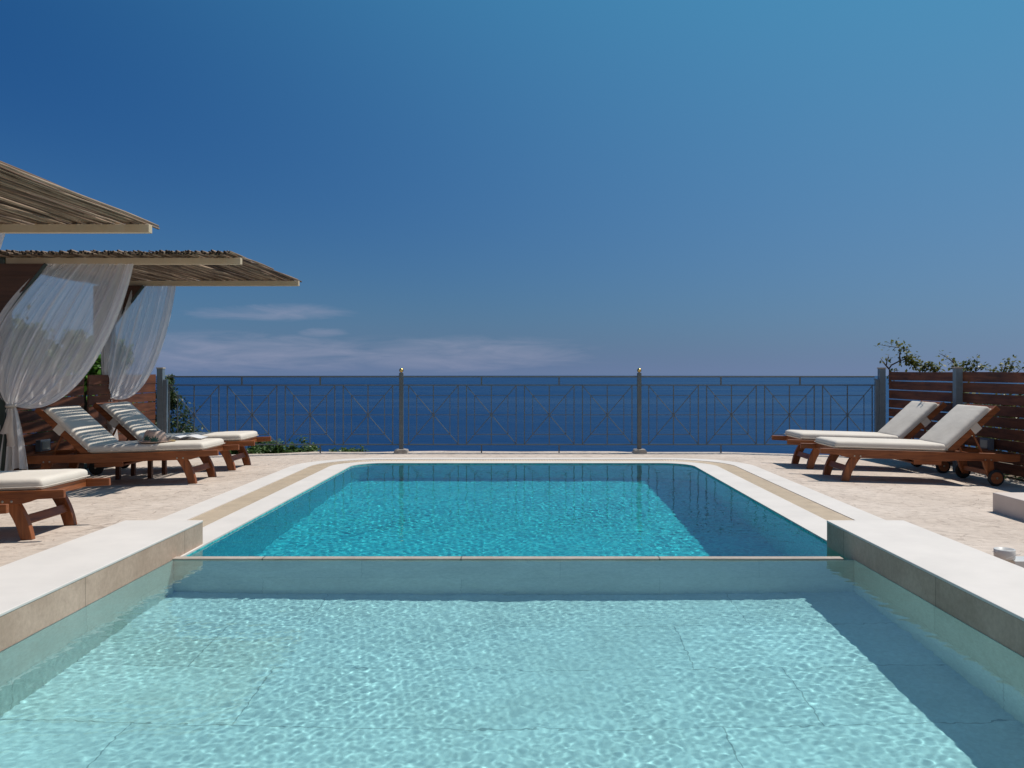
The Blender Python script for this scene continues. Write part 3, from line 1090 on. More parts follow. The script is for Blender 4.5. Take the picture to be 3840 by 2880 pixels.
def curtain(label, Y, left, right, tail, seed, amp=0.05, folds=11, tailz=0.04):
    r = random.Random(seed)
    Lc = [W(x, y, Y) for x, y in left]
    Rc = [W(x, y, Y) for x, y in right]
    nu, nv = 150, 44
    phs = [r.uniform(0, 6.28) for _ in range(5)]
    vs, uv, fs = [], [], []
    for j in range(nv + 1):
        t = j / nv
        for i in range(nu + 1):
            u = i / nu
            P = [Lc[k].lerp(Rc[k], u) for k in range(4)]
            p = bez(P, t)
            a = amp * (0.45 + 0.55 * math.sin(t * math.pi)) * (1 - 0.55 * t)
            s = u * folds * 2 * math.pi
            off = a * (0.6 * math.sin(s + phs[0] + 1.3 * math.sin(u * 9 + phs[1])) + 0.4 * math.sin(s * 0.47 + phs[2]) + 0.3 * math.sin(s * 2.3 + phs[3] + t * 2))
            billow = -0.10 * math.sin(math.pi * t) * math.sin(math.pi * (0.15 + 0.8 * u))
            sx = 0.006 * math.sin(s * 1.7 + phs[4]) * (1 - t)
            vs.append((p.x + sx, p.y + off + billow - 0.035 * (1 - t) * 0 - 0.04, p.z + 0.012 * math.sin(s * 1.1 + phs[1]) * math.sin(math.pi * t)))
            uv.append((u, t))
    for j in range(nv):
        for i in range(nu):
            a0 = j * (nu + 1) + i
            fs.append((a0, a0 + 1, a0 + nu + 2, a0 + nu + 1))
    # the tail below the tie
    tie = (Lc[3] + Rc[3]) / 2
    b0 = len(vs)
    tl, tr_ = W(tail[0], tail[2], Y), W(tail[1], tail[2], Y)
    mu, mv = 60, 20
    for j in range(mv + 1):
        t = j / mv
        for i in range(mu + 1):
            u = i / mu
            x0 = tie.x + (u - 0.5) * 0.07
            x1 = tl.x + (tr_.x - tl.x) * u
            e = t ** 0.7
            z = tie.z + (tl.z - tie.z) * t + 0.03 * t * math.sin(u * 7 + phs[2])
            vs.append((x0 + (x1 - x0) * e, Y - 0.04 + 0.03 * (0.4 + t) * math.sin(u * 5.2 * math.pi * 2 + phs[3] + t), z))
            uv.append((0.1 + 0.75 * u, 0.78))
    for j in range(mv):
        for i in range(mu):
            a0 = b0 + j * (mu + 1) + i
            fs.append((a0, a0 + 1, a0 + mu + 2, a0 + mu + 1))
    o = raw_mesh('curtain', vs, fs, M['sheer'], smooth=True)
    lay = o.data.uv_layers.new(name="UVMap")
    li = np.empty(len(o.data.loops), dtype=np.int32)
    o.data.loops.foreach_get("vertex_index", li)
    lay.data.foreach_set("uv", np.asarray(uv, dtype=np.float32)[li].ravel())
    tag(o, label, 'curtain', 'sheer white cabana curtains')
    # knotted tie with loose ends
    mb = MB()
    mb.lathe([(0.03, -0.02), (0.046, -0.012), (0.05, 0), (0.046, 0.012), (0.03, 0.02)], 14, (tie.x, Y - 0.045, tie.z))
    for s in (-1, 1):
        pts = []
        for j in range(10):
            t = j / 9
            pts.append((tie.x + 0.02 + s * 0.035 * t + 0.012 * math.sin(5 * t + s), Y - 0.10 - 0.02 * t, tie.z - 0.02 - (0.30 + 0.06 * s) * t))
        n0 = len(mb.v)
        for j, p in enumerate(pts):
            w = 0.012 + 0.03 * (j / 9)
            mb.v += [(p[0] - w, p[1] + 0.008 * math.sin(j), p[2]), (p[0], p[1] - 0.014, p[2] - 0.008), (p[0] + w, p[1] + 0.008 * math.cos(j), p[2])]
        for j in range(9):
            q = n0 + j * 3
            mb.f += [(q, q + 1, q + 4, q + 3), (q + 1, q + 2, q + 5, q + 4)]
    mb.build('tie', M['cushion'], o, smooth=True)
    return o


curtain('widest sheer white curtain swept back to the left cabana post', 8.30, [(181, 991), (-20, 1170), (-120, 1380), (38, 1522)], [(509, 991), (472, 1200), (312, 1600), (64, 1522)], (-30, 112, 1765), 4)
curtain('narrower sheer white curtain at the far side of the cabana beside the fence post', 10.40, [(420, 1073), (388, 1150), (384, 1350), (398, 1492)], [(661, 1073), (632, 1300), (548, 1545), (425, 1492)], (368, 445, 1660), 9, folds=9)
curtain('sheer curtain scrap hanging at the left edge under the nearest cabana roof', 6.41, [(-300, 876), (-420, 1100), (-640, 1350), (-540, 1564)], [(37, 876), (14, 960), (-120, 1420), (-500, 1564)], (-600, -430, 1880), 12)


# ------------------------------------------------------------------ sun loungers
def make_lounger():
    t = thing('sun_lounger', 'wooden sun lounger', 'sun lounger', (0, 0, 0), 'wooden sun loungers with cream cushions')
    Lr = 2.02
    prof = [(0, 0.33), (0, 0.276), (0.17, 0.272), (0.20, 0.266), (0.235, 0.254), (0.27, 0.246), (0.33, 0.243), (0.9, 0.243), (0.95, 0.236), (1.30, 0.236), (1.36, 0.246), (1.95, 0.248), (Lr, 0.258), (Lr, 0.33)]
    for s in (-1, 1):
        o = MB().prism(prof, s * 0.305 - 0.015, s * 0.305 + 0.015).build('side_rail', M['teak_x'], t, bevel=0.004)
        for bx, bz in ((0.345, 0.262), (0.405, 0.262), (1.665, 0.262), (1.725, 0.262)):
            MB().lathe([(0.008, -0.003), (0.009, 0), (0.006, 0.003)], 10, (bx, s * 0.3215, bz), 'y').build('bolt', M['bolt'], o)
    # cross boards and slats
    MB().box(0.165, 0.20, -0.2895, 0.2895, 0.275, 0.336).build('end_board', M['teak_y'], t, bevel=0.004)
    mb = MB()
    x = 0.21
    while x < 1.27:
        mb.box(x, x + 0.05, -0.2895, 0.2895, 0.30, 0.322)
        x += 0.066
    mb.build('slat_seat', M['teak_y'], t)
    MB().box(1.93, 1.975, -0.2895, 0.2895, 0.262, 0.32).build('head_board', M['teak_y'], t)

    def leg_prof(xt, xb, wt, wb, bend):
        n = 8
        a, b = [], []
        for i in range(n + 1):
            w = i / n
            z = 0.30 * (1 - w)
            c = xt + (xb - xt) * w + bend * math.sin(math.pi * w)
            hw = (wt + (wb - wt) * w) / 2
            a.append((c - hw, z))
            b.append((c + hw, z))
        return a + b[::-1]
    for s in (-1, 1):
        MB().prism(leg_prof(0.41, 0.275, 0.105, 0.078, -0.022), s * 0.265 - 0.022, s * 0.265 + 0.022).build('leg', M['teak_z'], t, bevel=0.004)
    Mx = Matrix.Translation((0.305, 0, 0.125)) @ Matrix.Rotation(R(25), 4, 'Y')
    MB().box(-0.016, 0.016, -0.243, 0.243, -0.03, 0.03, Mx).build('stretcher', M['teak_y'], t, bevel=0.003)
    for s in (-1, 1):
        lp = [(1.645, 0.30), (1.755, 0.30), (1.79, 0.13), (1.80, 0.06), (1.74, 0.06), (1.705, 0.13)]
        MB().prism(lp, s * 0.265 - 0.02, s * 0.265 + 0.02).build('leg', M['teak_z'], t, bevel=0.004)
        pr = [(0.015, -0.018), (0.062, -0.018), (0.078, -0.014), (0.083, -0.006), (0.083, 0.006), (0.078, 0.014), (0.062, 0.018), (0.015, 0.018)]
        wh = MB().lathe(pr, 28, (1.775, s * 0.325, 0.083), 'y').build('wheel', M['rubber'], t, smooth=True)
        MB().lathe([(0.060, 0.0), (0.060, s * 0.0215)], 28, (1.775, s * 0.325, 0.083), 'y').build('wheel_disc', M['teak_x'], wh, bevel=0.003)
        MB().lathe([(0.011, s * 0.01), (0.011, s * 0.027)], 10, (1.775, s * 0.325, 0.083), 'y').build('axle_cap', M['bolt'], wh)
    MB().box(1.735, 1.765, -0.244, 0.244, 0.10, 0.15).build('stretcher', M['teak_y'], t, bevel=0.003)
    MB().box(0.96, 1.26, -0.24, 0.24, 0.196, 0.216).build('slide_board', M['teak_y'], t, bevel=0.003)
    for s in (-1, 1):
        MB().box(0.97, 1.25, s * 0.255 - 0.012, s * 0.255 + 0.012, 0.19, 0.245).build('slide_rail', M['teak_x'], t)
    # backrest
    A = R(44)
    Mb = Matrix.Translation((1.30, 0, 0.305)) @ Matrix.Rotation(-A, 4, 'Y')
    Lb = 0.70
    for s in (-1, 1):
        MB().box(0.0, Lb, s * 0.268 - 0.015, s * 0.268 + 0.015, -0.03, 0.03, Mb).build('backrest_rail', M['teak_x'], t, bevel=0.004)
    mb = MB()
    mb.box(Lb - 0.085, Lb - 0.005, -0.2525, 0.2525, 0.005, 0.027, Mb)
    x = 0.03
    while x < Lb - 0.13:
        mb.box(x, x + 0.05, -0.2525, 0.2525, 0.0, 0.022, Mb)
        x += 0.066
    mb.build('backrest_slats', M['teak_y'], t)
    q = Mb @ Vector((0.36, 0, -0.028))
    mb = MB()
    for s in (-1, 1):
        mb.tube([(q.x, s * 0.215, q.z), (1.70, s * 0.215, 0.29)], 0.011, 8)
    mb.tube([(1.70, -0.288, 0.29), (1.70, 0.288, 0.29)], 0.011, 8)
    mb.build('prop', M['teak_x'], t)

    # cushions, rounded and slightly slumped
    def pad(x0, x1, hw, z0, z1, name, Mx, seed, crown):
        r = random.Random(seed)
        nx, ny, nz = 22, 12, 4
        bm = bmesh.new()
        bmesh.ops.create_grid(bm, x_segments=nx, y_segments=ny, size=1)
        bm.free()
        vs, fs = [], []
        gx = [x0 + (x1 - x0) * (0.5 - 0.5 * math.cos(math.pi * i / nx)) * 0.35 + (x1 - x0) * i / nx * 0.65 for i in range(nx + 1)]
        gy = [-hw + 2 * hw * ((0.5 - 0.5 * math.cos(math.pi * j / ny)) * 0.5 + j / ny * 0.5) for j in range(ny + 1)]
        def edge_soft(x, y):
            d = min(x - x0, x1 - x, y + hw, hw - y)
            return d
        idx = {}
        def vert(i, j, top):
            k = (i, j, top) if not (i in (0, nx) or j in (0, ny)) else (i, j, top)
            if k in idx:
                return idx[k]
            x, y = gx[i], gy[j]
            d = edge_soft(x, y)
            e = min(1, d / 0.018)
            if top:
                z = z1 - 0.009 * (1 - math.sqrt(max(0, 1 - (1 - e) ** 2))) + crown * math.sin(math.pi * i / nx) * math.sin(math.pi * j / ny) + r.uniform(-0.0015, 0.0015)
            else:
                z = z0 + 0.008 * (1 - e)
            idx[k] = len(vs)
            vs.append((x, y, z))
            return idx[k]
        for i in range(nx):
            for j in range(ny):
                fs.append((vert(i, j, 1), vert(i + 1, j, 1), vert(i + 1, j + 1, 1), vert(i, j + 1, 1)))
                fs.append((vert(i, j, 0), vert(i, j + 1, 0), vert(i + 1, j + 1, 0), vert(i + 1, j, 0)))
        per = [(i, 0) for i in range(nx)] + [(nx, j) for j in range(ny)] + [(i, ny) for i in range(nx, 0, -1)] + [(0, j) for j in range(ny, 0, -1)]
        mid_ring = []
        for (i, j) in per:
            x, y = gx[i], gy[j]
            ox_ = -0.006 if i == 0 else (0.006 if i == nx else 0)
            oy_ = -0.006 if j == 0 else (0.006 if j == ny else 0)
            mid_ring.append(len(vs))
            vs.append((x + ox_, y + oy_, (z0 + z1) / 2 + r.uniform(-0.001, 0.001)))
        m_ = len(per)
        for k in range(m_):
            k2 = (k + 1) % m_
            fs.append((idx[per[k] + (0,)], idx[per[k2] + (0,)], mid_ring[k2], mid_ring[k]))
            fs.append((mid_ring[k], mid_ring[k2], idx[per[k2] + (1,)], idx[per[k] + (1,)]))
        if Mx is not None:
            vs = [Mx @ Vector(p) for p in vs]
        mb = MB()
        mb.add(vs, fs)
        o = mb.build(name, M['cushion'], t, bevel=0)
        sb = o.modifiers.new("sub", 'SUBSURF')
        sb.levels = sb.render_levels = 1
        o.data.shade_smooth()
        # stitched piping along the lower seam
        loop = [vs[i] for i in mid_ring] + [vs[mid_ring[0]]]
        nrm = (Mx.to_3x3() @ Vector((0, 0, 1))) if Mx is not None else Vector((0, 0, 1))
        loop = [Vector(p) - nrm * 0.016 for p in loop]
        cen = sum(loop, Vector()) / len(loop)
        loop = [p + (p - cen).normalized() * 0.0015 for p in loop]
        MB().tube(loop, 0.0036, 5, cap=False).build('piping', M['cushion'], o, smooth=True)
        return o
    pad(0.155, 1.285, 0.30, 0.326, 0.409, 'seat_cushion', None, 1, 0.003)
    bc = pad(0.03, 0.62, 0.30, 0.03, 0.102, 'back_cushion', Mb, 2, 0.008)
    mb = MB()
    for s in (-1, 1):
        mb.box(0.345, 0.435, s * 0.2875 - 0.003, s * 0.2875 + 0.003, -0.036, 0.055, Mb)
    mb.box(0.345, 0.435, -0.2905, 0.2905, -0.040, -0.0362, Mb)
    mb.build('strap', M['cushion'], bc)
    return t


proto = make_lounger()
TILT = math.atan(0.03)
lou = [
    (-3.045, 8.755, math.pi, 'wooden sun lounger with a straw hat and open magazine on its cream cushion'),
    (-3.045, 9.885, math.pi, 'empty left-hand lounger farthest back, beside the wooden fence and railing post'),
    (-3.035, 5.93, math.pi, 'left-hand lounger in front with only its cushioned foot end and legs in view'),
    (-3.035, 4.70, math.pi, 'lounger almost wholly cut off at the left edge, one rail end showing'),
    (2.955, 8.93, 0, 'right-hand lounger in front, whole and empty, with both wheels showing'),
    (2.960, 10.03, 0, 'right-hand lounger behind, nearest the railing corner, partly hidden by the other'),
]
for i, (x, y, rz, lab) in enumerate(lou):
    o = proto if i == 0 else copy_tree(proto)
    o.location = (x, y, deck_z(x))
    o.rotation_euler = (0, TILT, rz)
    o['label'] = lab
    if i == 1:  # discs coloured black here to imitate the shade on these wheels
        for w_ in o.children_recursive:
            if w_.name.startswith('wheel_disc'):
                w_.material_slots[0].link = 'OBJECT'
                w_.material_slots[0].material = M['rubber']  # rubber black stands in for shade on the discs

# ------------------------------------------------------------------ side table between the left loungers
st = thing('side_table', 'low dark wooden side table between the two far left loungers', 'side table', (-4.16, 9.22, deck_z(-4.16)))
MB().box(-0.205, 0.205, -0.205, 0.205, 0.285, 0.307).build('table_top', M['table_wood'], st, bevel=0.003)
for sx in (-1, 1):
    for sy in (-1, 1):
        MB().box(sx * 0.17 - 0.021, sx * 0.17 + 0.021, sy * 0.175 - 0.021, sy * 0.175 + 0.021, -0.01, 0.2848).build('leg', M['table_wood'], st, bevel=0.002)

# ------------------------------------------------------------------ hat, magazine, pouch
cz = lambda X: 0.409 + 0.002 - 0.03 * (abs(X) - 3.045) - 0.0098
hx_, hy_ = -3.755, 8.62
hat = thing('straw_hat', 'straw hat with dark green palm-leaf print lying on the cream cushion', 'hat', (hx_, hy_, cz(hx_) + 0.004))
MB().lathe([(0.092, 0.004), (0.125, 0.002), (0.150, 0.005), (0.163, 0.012), (0.163, 0.015), (0.148, 0.009), (0.120, 0.006), (0.108, 0.010)], 40).build('brim', M['straw'], hat, smooth=True)
vs, fs = [], []
pr = [(0.108, 0.006), (0.107, 0.03), (0.104, 0.06), (0.099, 0.088), (0.090, 0.108), (0.072, 0.118), (0.045, 0.116), (0.02, 0.108), (0.001, 0.105)]
nn = 40
for i, (r_, h_) in enumerate(pr):
    for k in range(nn):
        a = 2 * math.pi * k / nn
        pinch = -0.022 * max(0, h_ - 0.06) / 0.055 * (math.exp(-((a - 1.2 * math.pi) / 0.35) ** 2) + math.exp(-((a - 1.8 * math.pi) / 0.35) ** 2))
        vs.append(((r_ + pinch) * math.cos(a) * 1.02, (r_ + pinch) * math.sin(a) * 0.92, h_ + 0.006 * math.cos(a + 2.5) * (h_ / 0.11)))
for i in range(len(pr) - 1):
    for k in range(nn):
        k2 = (k + 1) % nn
        fs.append((i * nn + k, i * nn + k2, (i + 1) * nn + k2, (i + 1) * nn + k))
crown = raw_mesh('crown', vs, fs, M['straw'], hat, smooth=True)
mb = MB()
for ca, ch in ((-math.pi / 2 - 0.42, 0.024), (-math.pi / 2 + 0.32, 0.012)):
    for ang in (-78, -48, -18, 12, 44, 76):
        Ln = 0.058 if abs(ang) < 50 else 0.046
        pts = []
        for sd_ in (1, -1):
            rr_ = range(6) if sd_ == 1 else range(4, 0, -1)
            for j in rr_:
                w = j / 5
                pts.append((Ln * w, sd_ * 0.0085 * math.sin(math.pi * min(1, w * 1.02))))
        vv = []
        for u_, v_ in pts:
            du = u_ * math.sin(R(ang)) + v_ * math.cos(R(ang))
            dv_ = u_ * math.cos(R(ang)) - v_ * math.sin(R(ang))
            zz = ch + dv_
            a = ca + du / 0.105
            rad_ = 0.1065 - 0.003 * (max(0, zz) / 0.05) ** 2 + 0.0022
            vv.append((rad_ * math.cos(a) * 1.02, rad_ * math.sin(a) * 0.92, zz + 0.006 * math.cos(a + 2.5) * (zz / 0.11)))
        mb.add(vv, [tuple(range(len(vv)))])
mb.build('leaf_print', M['hat_leaf'], crown)

mx_, my_ = -3.585, 8.93
mag = thing('magazine', 'open magazine lying face up on the lounger cushion beside the hat', 'magazine', (mx_, my_, cz(mx_) + 0.003))
mag.rotation_euler = (0, 0, R(6))
for s, mname in ((-1, 'paper'), (1, 'paper')):
    vs, fs = [], []
    nx, ny = 12, 4
    for layer in (0, 1):
        for i in range(nx + 1):
            w = i / nx
            z = 0.002 + 0.030 * math.sin(math.pi * min(1, w * 1.05)) * (1 - w) ** 0.6 + 0.020 * (1 - w) + (0.012 * w * w if s > 0 else 0.0)
            for j in range(ny + 1):
                vs.append((s * (0.003 + 0.205 * w), -0.13 + 0.26 * j / ny, z + layer * 0.004))
    n_ = (nx + 1) * (ny + 1)
    for layer in (0, 1):
        for i in range(nx):
            for j in range(ny):
                a0 = layer * n_ + i * (ny + 1) + j
                fs.append((a0, a0 + 1, a0 + ny + 2, a0 + ny + 1))
    for i in range(nx):
        for j in (0, ny):
            a0 = i * (ny + 1) + j
            fs.append((a0, a0 + ny + 1, n_ + a0 + ny + 1, n_ + a0))
    for j in range(ny):
        for i in (0, nx):
            a0 = i * (ny + 1) + j
            fs.append((a0, a0 + 1, n_ + a0 + 1, n_ + a0))
    MB().add(vs, fs).build('page', M[mname], mag, smooth=False)
MB().box(-0.012, 0.012, -0.132, 0.132, -0.002, 0.016).build('spine', M['paper_dark'], mag)
po = MB().lathe([(0.005, 0.0), (0.03, 0.002), (0.036, 0.010), (0.028, 0.018), (0.006, 0.021)], 16).build('pouch', M['pouch'], None, smooth=True)
po.scale = (1.1, 0.6, 1)
po.location = (-3.60, 8.66, cz(-3.60))
tag(po, 'small tan pouch on the cushion between hat and magazine', 'pouch')

# ------------------------------------------------------------------ floor lamp by the right wall, low plastered block
fl = thing('floor_lamp', 'white box with a round white lamp head behind the right pool wall', 'lamp', (2.545, 4.50, 0.0))
MB().box(-0.005, 0.12, -0.06, 0.06, 0.0, 0.112).build('lamp_box', M['white_plastic'], fl, bevel=0.004)
hd = MB().lathe([(0.048, 0.1125), (0.051, 0.118), (0.052, 0.160), (0.050, 0.163), (0.045, 0.163), (0.042, 0.148), (0.002, 0.146)], 32, (-0.025, 0, 0)).build('lamp_head', M['white_plastic'], fl, smooth=True)
MB().tube([(-0.10, -0.02, 0.152), (-0.082, -0.04, 0.158), (-0.08, -0.01, 0.153)], 0.0018, 5).build('wire', M['white_plastic'], hd)
MB().tube([(-0.05, -0.062, 0.125), (0.0, -0.068, 0.145), (0.02, -0.066, 0.148)], 0.0018, 5).build('wire', M['white_plastic'], hd)

bk = MB().box(3.76, 5.1, 5.3, 6.89, -0.12, 0.122).build('plastered_block', M['block'], None, bevel=0.008)
tag(bk, 'low plastered block with a pale top at the right edge of the terrace', 'block')


# ------------------------------------------------------------------ foliage
def leaves(P, size, r, aspect=0.45, droop=0.3):
    """one folded leaf (two quads) per point"""
    n = len(P)
    az = r.uniform(0, 2 * np.pi, n)
    el = r.normal(-droop, 0.6, n)
    d = np.stack([np.cos(az) * np.cos(el), np.sin(az) * np.cos(el), np.sin(el)], -1)
    up = np.stack([r.normal(0, 0.5, n), r.normal(0, 0.5, n), np.ones(n)], -1)
    s = np.cross(d, up)
    s /= np.linalg.norm(s, axis=1)[:, None] + 1e-9
    nn_ = np.cross(s, d)
    L = (size * r.uniform(0.6, 1.3, n))[:, None]
    Wd = L * aspect
    a = P
    b = P + d * L * 0.5 + s * Wd * 0.5 + nn_ * L * 0.06
    c = P + d * L
    e = P + d * L * 0.5 - s * Wd * 0.5 + nn_ * L * 0.06
    vs = np.stack([a, b, c, e], 1).reshape(-1, 3)
    i = np.arange(n) * 4
    fs = np.stack([i, i + 1, i + 2, i + 3], -1)
    return vs, fs


def branchy(root, tips, r, r0):
    mb = MB()
    for tp in tips:
        tp = Vector(tp)
        rt = Vector(root)
        m1 = rt.lerp(tp, 0.35) + Vector((r.normal(0, 0.06), r.normal(0, 0.06), 0.1 * (tp - rt).length))
        m2 = rt.lerp(tp, 0.7) + Vector((r.normal(0, 0.05), r.normal(0, 0.05), 0.05 * (tp - rt).length))
        mb.tube([rt, m1, m2, tp], [r0, r0 * 0.65, r0 * 0.4, r0 * 0.12], 6)
    return mb


def shrub(name, label, cat, root, clumps, leaf, mat, seed, per=220, r0=0.03, aspect=0.45, group=None):
    """clumps: (x, y, z, radius) leaf clusters, each at a limb end"""
    r = np.random.default_rng(seed)
    t = thing(name, label, cat, root, group)
    rt = Vector(root)
    branchy((0, 0, 0), [Vector(c[:3]) - rt for c in clumps], r, r0).build('trunk', M['bark'], t, smooth=True)
    pts = []
    for cx_, cy_, cz_, cr in clumps:
        nsub = 7
        for _ in range(nsub):
            o = r.normal(0, 0.5, 3) * cr
            m = max(6, int(per / nsub))
            pts.append(np.array([cx_, cy_, cz_]) + o + r.normal(0, 0.30, (m, 3)) * cr * np.array([1, 1, 0.8]))
    P = np.concatenate(pts) - np.array(root)
    vs, fs = leaves(P, leaf, r, aspect)
    raw_mesh('crown', vs, fs, mat, t)
    return t


def clump_px(lst, Y, jit, seed):
    """clumps given as seen in the photo at distance Y: (px, py, radius m)"""
    r = random.Random(seed)
    out = []
    for x, y, rad_ in lst:
        p = W(x, y, Y + r.uniform(-jit, jit))
        out.append((p.x, p.y, p.z, rad_))
    return out


# slim shrub just beyond the left end of the railing
shrub('shrub', 'dark leafy shrub standing beyond the railing by the left fence post', 'shrub', (-5.45, 12.5, -1.2),
      clump_px([(612, 1600, .26), (640, 1560, .22), (670, 1580, .2), (628, 1500, .17), (650, 1520, .16), (615, 1450, .13), (640, 1640, .3), (690, 1640, .2), (628, 1425, .06), (600, 1540, .25), (660, 1650, .3), (628, 1470, .1)], 12.5, 0.2, 3),
      0.055, M['leaf_dark'], 21, 420, 0.03, 0.5)
# low bushes with tops just above the slab edge
bx = [((880, 1700), 'low green bush beyond the railing next to the far left lounger foot', 3), ((1010, 1688), 'low bush below the railing, second from the left lounger', 4),
      ((1130, 1692), 'widest low bush below the railing, with a few orange blooms', 5), ((1265, 1703), 'low bush below the railing left of the short railing foot', 6), ((1330, 1706), 'rightmost low bush beyond the railing, left of the brass-topped post', 7)]
for (x, y), lab, sd_ in bx:
    cl = [(x + random.uniform(-42, 42), y + random.uniform(-8, 44), random.uniform(0.08, 0.16)) for _ in range(9)]
    p = W(x, y, 13.2)
    shrub('bush', lab, 'bush', (p.x, 13.2, -1.8), clump_px(cl, 13.2, 0.35, sd_), 0.06, M['leaf_mid'], 30 + sd_, 330, 0.02, 0.5, 'low bushes beyond the railing')
# trees behind the left fence
shrub('tree', 'olive-green tree seen through the wide curtain at the left edge', 'tree', (-7.6, 11.2, -1.0),
      clump_px([(60, 1290, .30), (20, 1220, .25), (110, 1330, .3), (160, 1370, .26), (200, 1340, .15), (215, 1310, .12), (60, 1370, .35), (130, 1400, .3), (20, 1340, .35), (95, 1240, .12), (205, 1400, .2)], 11.2, 0.5, 5),
      0.085, M['leaf_mid'], 41, 330, 0.06, 0.5)
shrub('tree', 'slender tree behind the fence between the two curtains', 'tree', (-6.6, 12.2, -1.0),
      clump_px([(285, 1280, .14), (310, 1300, .16), (330, 1330, .14), (300, 1350, .15), (340, 1300, .1), (270, 1275, .08), (345, 1390, .2), (310, 1400, .2), (445, 1310, .14), (440, 1370, .12), (465, 1350, .1)], 12.2, 0.4, 6),
      0.085, M['leaf_mid'], 42, 260, 0.035, 0.55)
shrub('shrub', 'bright green broad-leaved shrub just above the left fence top', 'shrub', (-5.75, 10.9, -0.3),
      clump_px([(350, 1390, .12), (372, 1352, .07), (340, 1405, .12), (375, 1395, .1), (318, 1412, .1), (360, 1365, .06), (362, 1425, .15), (330, 1440, .15)], 10.9, 0.15, 7),
      0.085, M['leaf_bright'], 43, 70, 0.025, 0.8)


# creepers above the right fence: explicit twigs with leaves along them
def creeper(label, root, twigs, Y, seed, leaf=0.056, dens=66, mat='leaf_vine'):
    r = np.random.default_rng(seed)
    t = thing('creeper', label, 'creeper', root)
    rt = Vector(root)
    mb = MB()
    P = []
    for tw, th, lf in twigs:
        pts = [W(x, y, Y + float(r.uniform(-0.08, 0.08))) - rt for x, y in tw]
        if th > 0.008:
            pts = pts
        mb.tube(pts, [th * (1 - 0.75 * i / max(1, len(pts) - 1)) for i in range(len(pts))], 5)
        for i in range(len(pts) - 1):
            n_ = int(lf * dens * (pts[i + 1] - pts[i]).length)
            for _ in range(n_):
                w = r.uniform()
                P.append(np.array(pts[i].lerp(pts[i + 1], w)) + r.normal(0, 0.028, 3))
    mb.build('stem', M['bark'], t, smooth=True)
    vs, fs = leaves(np.array(P), leaf, r, 0.62)
    raw_mesh('foliage', vs, fs, M[mat], t)
    return t


z6 = lambda x, y: (2840 + x * 0.5727, 1240 + y * 0.5727)
tw1 = [([z6(868, 330), z6(868, 270), z6(862, 250), z6(878, 225), z6(938, 195), z6(960, 190), z6(1000, 180), z6(1040, 170)], 0.016, 0.35),
       ([z6(862, 250), z6(830, 215), z6(808, 180)], 0.013, 0.5), ([z6(845, 225), z6(850, 190), z6(862, 155)], 0.010, 0.6),
       ([z6(938, 195), z6(930, 160), z6(935, 135), z6(925, 100), z6(910, 70)], 0.010, 1.6), ([z6(925, 110), z6(880, 105), z6(820, 95), z6(790, 90)], 0.006, 1.0),
       ([z6(935, 125), z6(970, 115), z6(990, 110)], 0.006, 2.4), ([z6(960, 190), z6(985, 165), z6(1005, 160)], 0.008, 3.0),
       ([z6(1000, 185), z6(1025, 215), z6(1050, 245)], 0.008, 4.5), ([z6(1030, 180), z6(1048, 165)], 0.006, 3.0), ([z6(990, 230), z6(1020, 200), z6(1048, 200)], 0.007, 5.0),
       ([z6(850, 75), z6(890, 95)], 0.003, 0.5), ([z6(860, 330), z6(900, 262), z6(920, 258)], 0.006, 1.6)]
creeper('gnarled leafy creeper branch rising above the corner of the right fence', (5.13, 11.8, -0.2), tw1, 11.8, 51)
tw2 = [([z6(1060, 275), z6(1085, 235), z6(1110, 220), z6(1140, 240), z6(1160, 262)], 0.008, 2.6), ([z6(1090, 240), z6(1070, 215)], 0.005, 2.5), ([z6(1150, 280), z6(1180, 245), z6(1195, 230)], 0.006, 2.5),
       ([z6(1120, 235), z6(1150, 225), z6(1165, 245)], 0.005, 3.0)]
creeper('short creeper sprig between the corner branch and the second fence post', (5.35, 11.0, -0.2), tw2, 11.0, 52)
tw3 = [([z6(1320, 300), z6(1310, 250), z6(1275, 200), z6(1240, 175), z6(1205, 155), z6(1190, 150)], 0.008, 0.6), ([z6(1310, 260), z6(1290, 215), z6(1270, 180)], 0.007, 3.2),
       ([z6(1350, 300), z6(1370, 235), z6(1385, 190), z6(1400, 185)], 0.008, 2.8), ([z6(1375, 250), z6(1410, 225), z6(1430, 200)], 0.006, 2.8), ([z6(1420, 300), z6(1440, 230), z6(1438, 170)], 0.006, 1.2),
       ([z6(1440, 260), z6(1475, 235), z6(1500, 240)], 0.006, 2.6), ([z6(1300, 260), z6(1340, 240), z6(1360, 225)], 0.006, 2.2), ([z6(1390, 275), z6(1410, 250)], 0.006, 4.0), ([z6(1500, 290), z6(1540, 255), z6(1580, 262)], 0.005, 1.5)]
creeper('twiggy creeper sprawling over the right fence just past the second post', (5.7, 10.1, -0.2), tw3, 10.1, 53, 0.052)
tw4 = [([z6(1600, 300), z6(1620, 240), z6(1645, 180)], 0.007, 1.5), ([z6(1640, 300), z6(1660, 235), z6(1690, 195)], 0.007, 2.6), ([z6(1650, 250), z6(1680, 240), z6(1700, 230)], 0.005, 2.8), ([z6(1590, 290), z6(1610, 215)], 0.005, 1.6),
       ([z6(1690, 290), z6(1720, 255), z6(1745, 240)], 0.006, 2.0), ([z6(1625, 250), z6(1600, 235)], 0.005, 2.0)]
creeper('feathery creeper top at the right edge above the board fence', (6.2, 9.4, -0.2), tw4, 9.4, 54, 0.045)
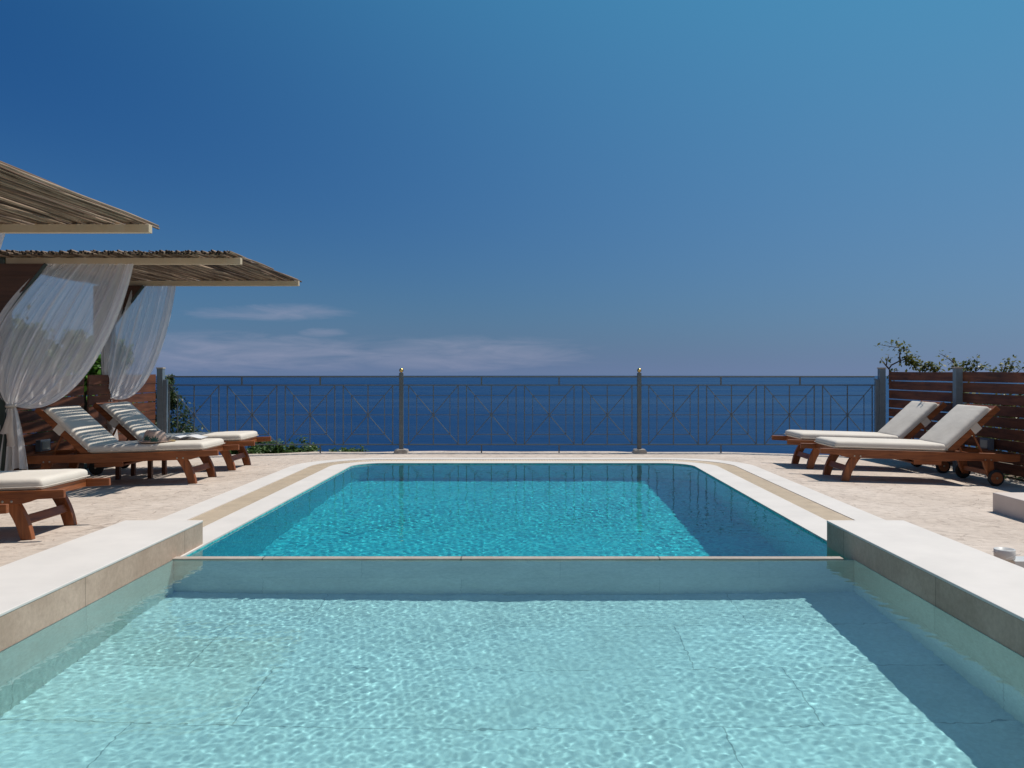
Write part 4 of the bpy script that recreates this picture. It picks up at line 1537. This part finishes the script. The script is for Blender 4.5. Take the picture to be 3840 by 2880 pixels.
# greenery behind the right fence, glimpsed through the board gaps
shrub('hedge', 'yellow-green hedge behind the right board fence, showing through its gaps', 'hedge', (5.9, 10.0, -0.1),
      [(5.62 + 0.1 * math.sin(k * 2), 8.6 + 0.2 * k, 0.12 + 0.21 * (k % 4), 0.24) for k in range(14)], 0.07, M['leaf_vine'], 61, 330, 0.02, 0.5)
shrub('hedge', 'green hedge behind the left board fence, showing through its gaps', 'hedge', (-6.0, 10.4, -0.1),
      [(-5.85 - 0.1 * math.sin(k * 2), 8.9 + 0.26 * k, 0.1 + 0.2 * (k % 4), 0.26) for k in range(15)], 0.07, M['leaf_bright'], 62, 330, 0.02, 0.5)

# leaf litter and pebbles along the foot of the right fence
r = np.random.default_rng(77)
mb = MB()
for k in range(150):
    y = r.uniform(7.4, 10.6)
    x = 4.90 + (11.44 - y) * 0.1 + r.normal(0.02, 0.035)
    s = r.uniform(0.008, 0.028)
    z = deck_z(x) + s * 0.3
    v = []
    for dx, dy, dz in ((1, 0, 0), (0.3, 0.9, 0), (-0.8, 0.5, 0), (-0.7, -0.6, 0), (0.4, -0.9, 0), (0, 0, 0.7)):
        v.append((x + dx * s * r.uniform(0.7, 1.2), y + dy * s * r.uniform(0.7, 1.2), z + dz * s))
    mb.add(v, [(0, 1, 5), (1, 2, 5), (2, 3, 5), (3, 4, 5), (4, 0, 5), (4, 3, 2, 1, 0)])
o = mb.build('pebbles', M['rough_stone'])
tag(o, 'loose pebbles along the foot of the right board fence', 'pebbles', kind='stuff')
P = np.stack([4.93 + r.normal(0.04, 0.05, 260), r.uniform(7.4, 11.0, 260), np.zeros(260)], -1)
P[:, 0] += (11.44 - P[:, 1]) * 0.1
P[:, 2] = -0.05 + r.uniform(0, 0.07, 260)
vs, fs = leaves(P, 0.05, r, 0.5, -0.3)
o = raw_mesh('weeds', vs, fs, M['leaf_mid'])
tag(o, 'low weeds growing along the foot of the right board fence', 'weeds', kind='stuff')

# ------------------------------------------------------------------ distant ship
sp_ = W(3286, 1424, 12200)
ship = thing('ship', 'tiny hazy ship far out near the horizon on the right', 'ship', (sp_.x, sp_.y, SEA_Z))
MB().prism([(-32, 0), (30, 0), (38, 8), (-34, 8)], -5, 5).build('hull', M['ship_hull'], ship)
MB().box(-26, -8, -4.8, 4.8, 8.01, 20).build('superstructure', M['ship_white'], ship)
MB().box(12, 15, -1.5, 1.5, 8.01, 18).build('crane', M['ship_white'], ship)

# ------------------------------------------------------------------ render settings
scene.view_settings.view_transform = 'Standard'
scene.view_settings.look = 'None'
scene.view_settings.exposure = 0.0
scene.view_settings.gamma = 1.0
cy = scene.cycles
cy.use_denoising = True
cy.denoiser = 'OPENIMAGEDENOISE'
cy.max_bounces = 10
cy.transparent_max_bounces = 24
cy.transmission_bounces = 8
cy.caustics_refractive = True
cy.caustics_reflective = True
cy.blur_glossy = 0.3
cy.sample_clamp_indirect = 6
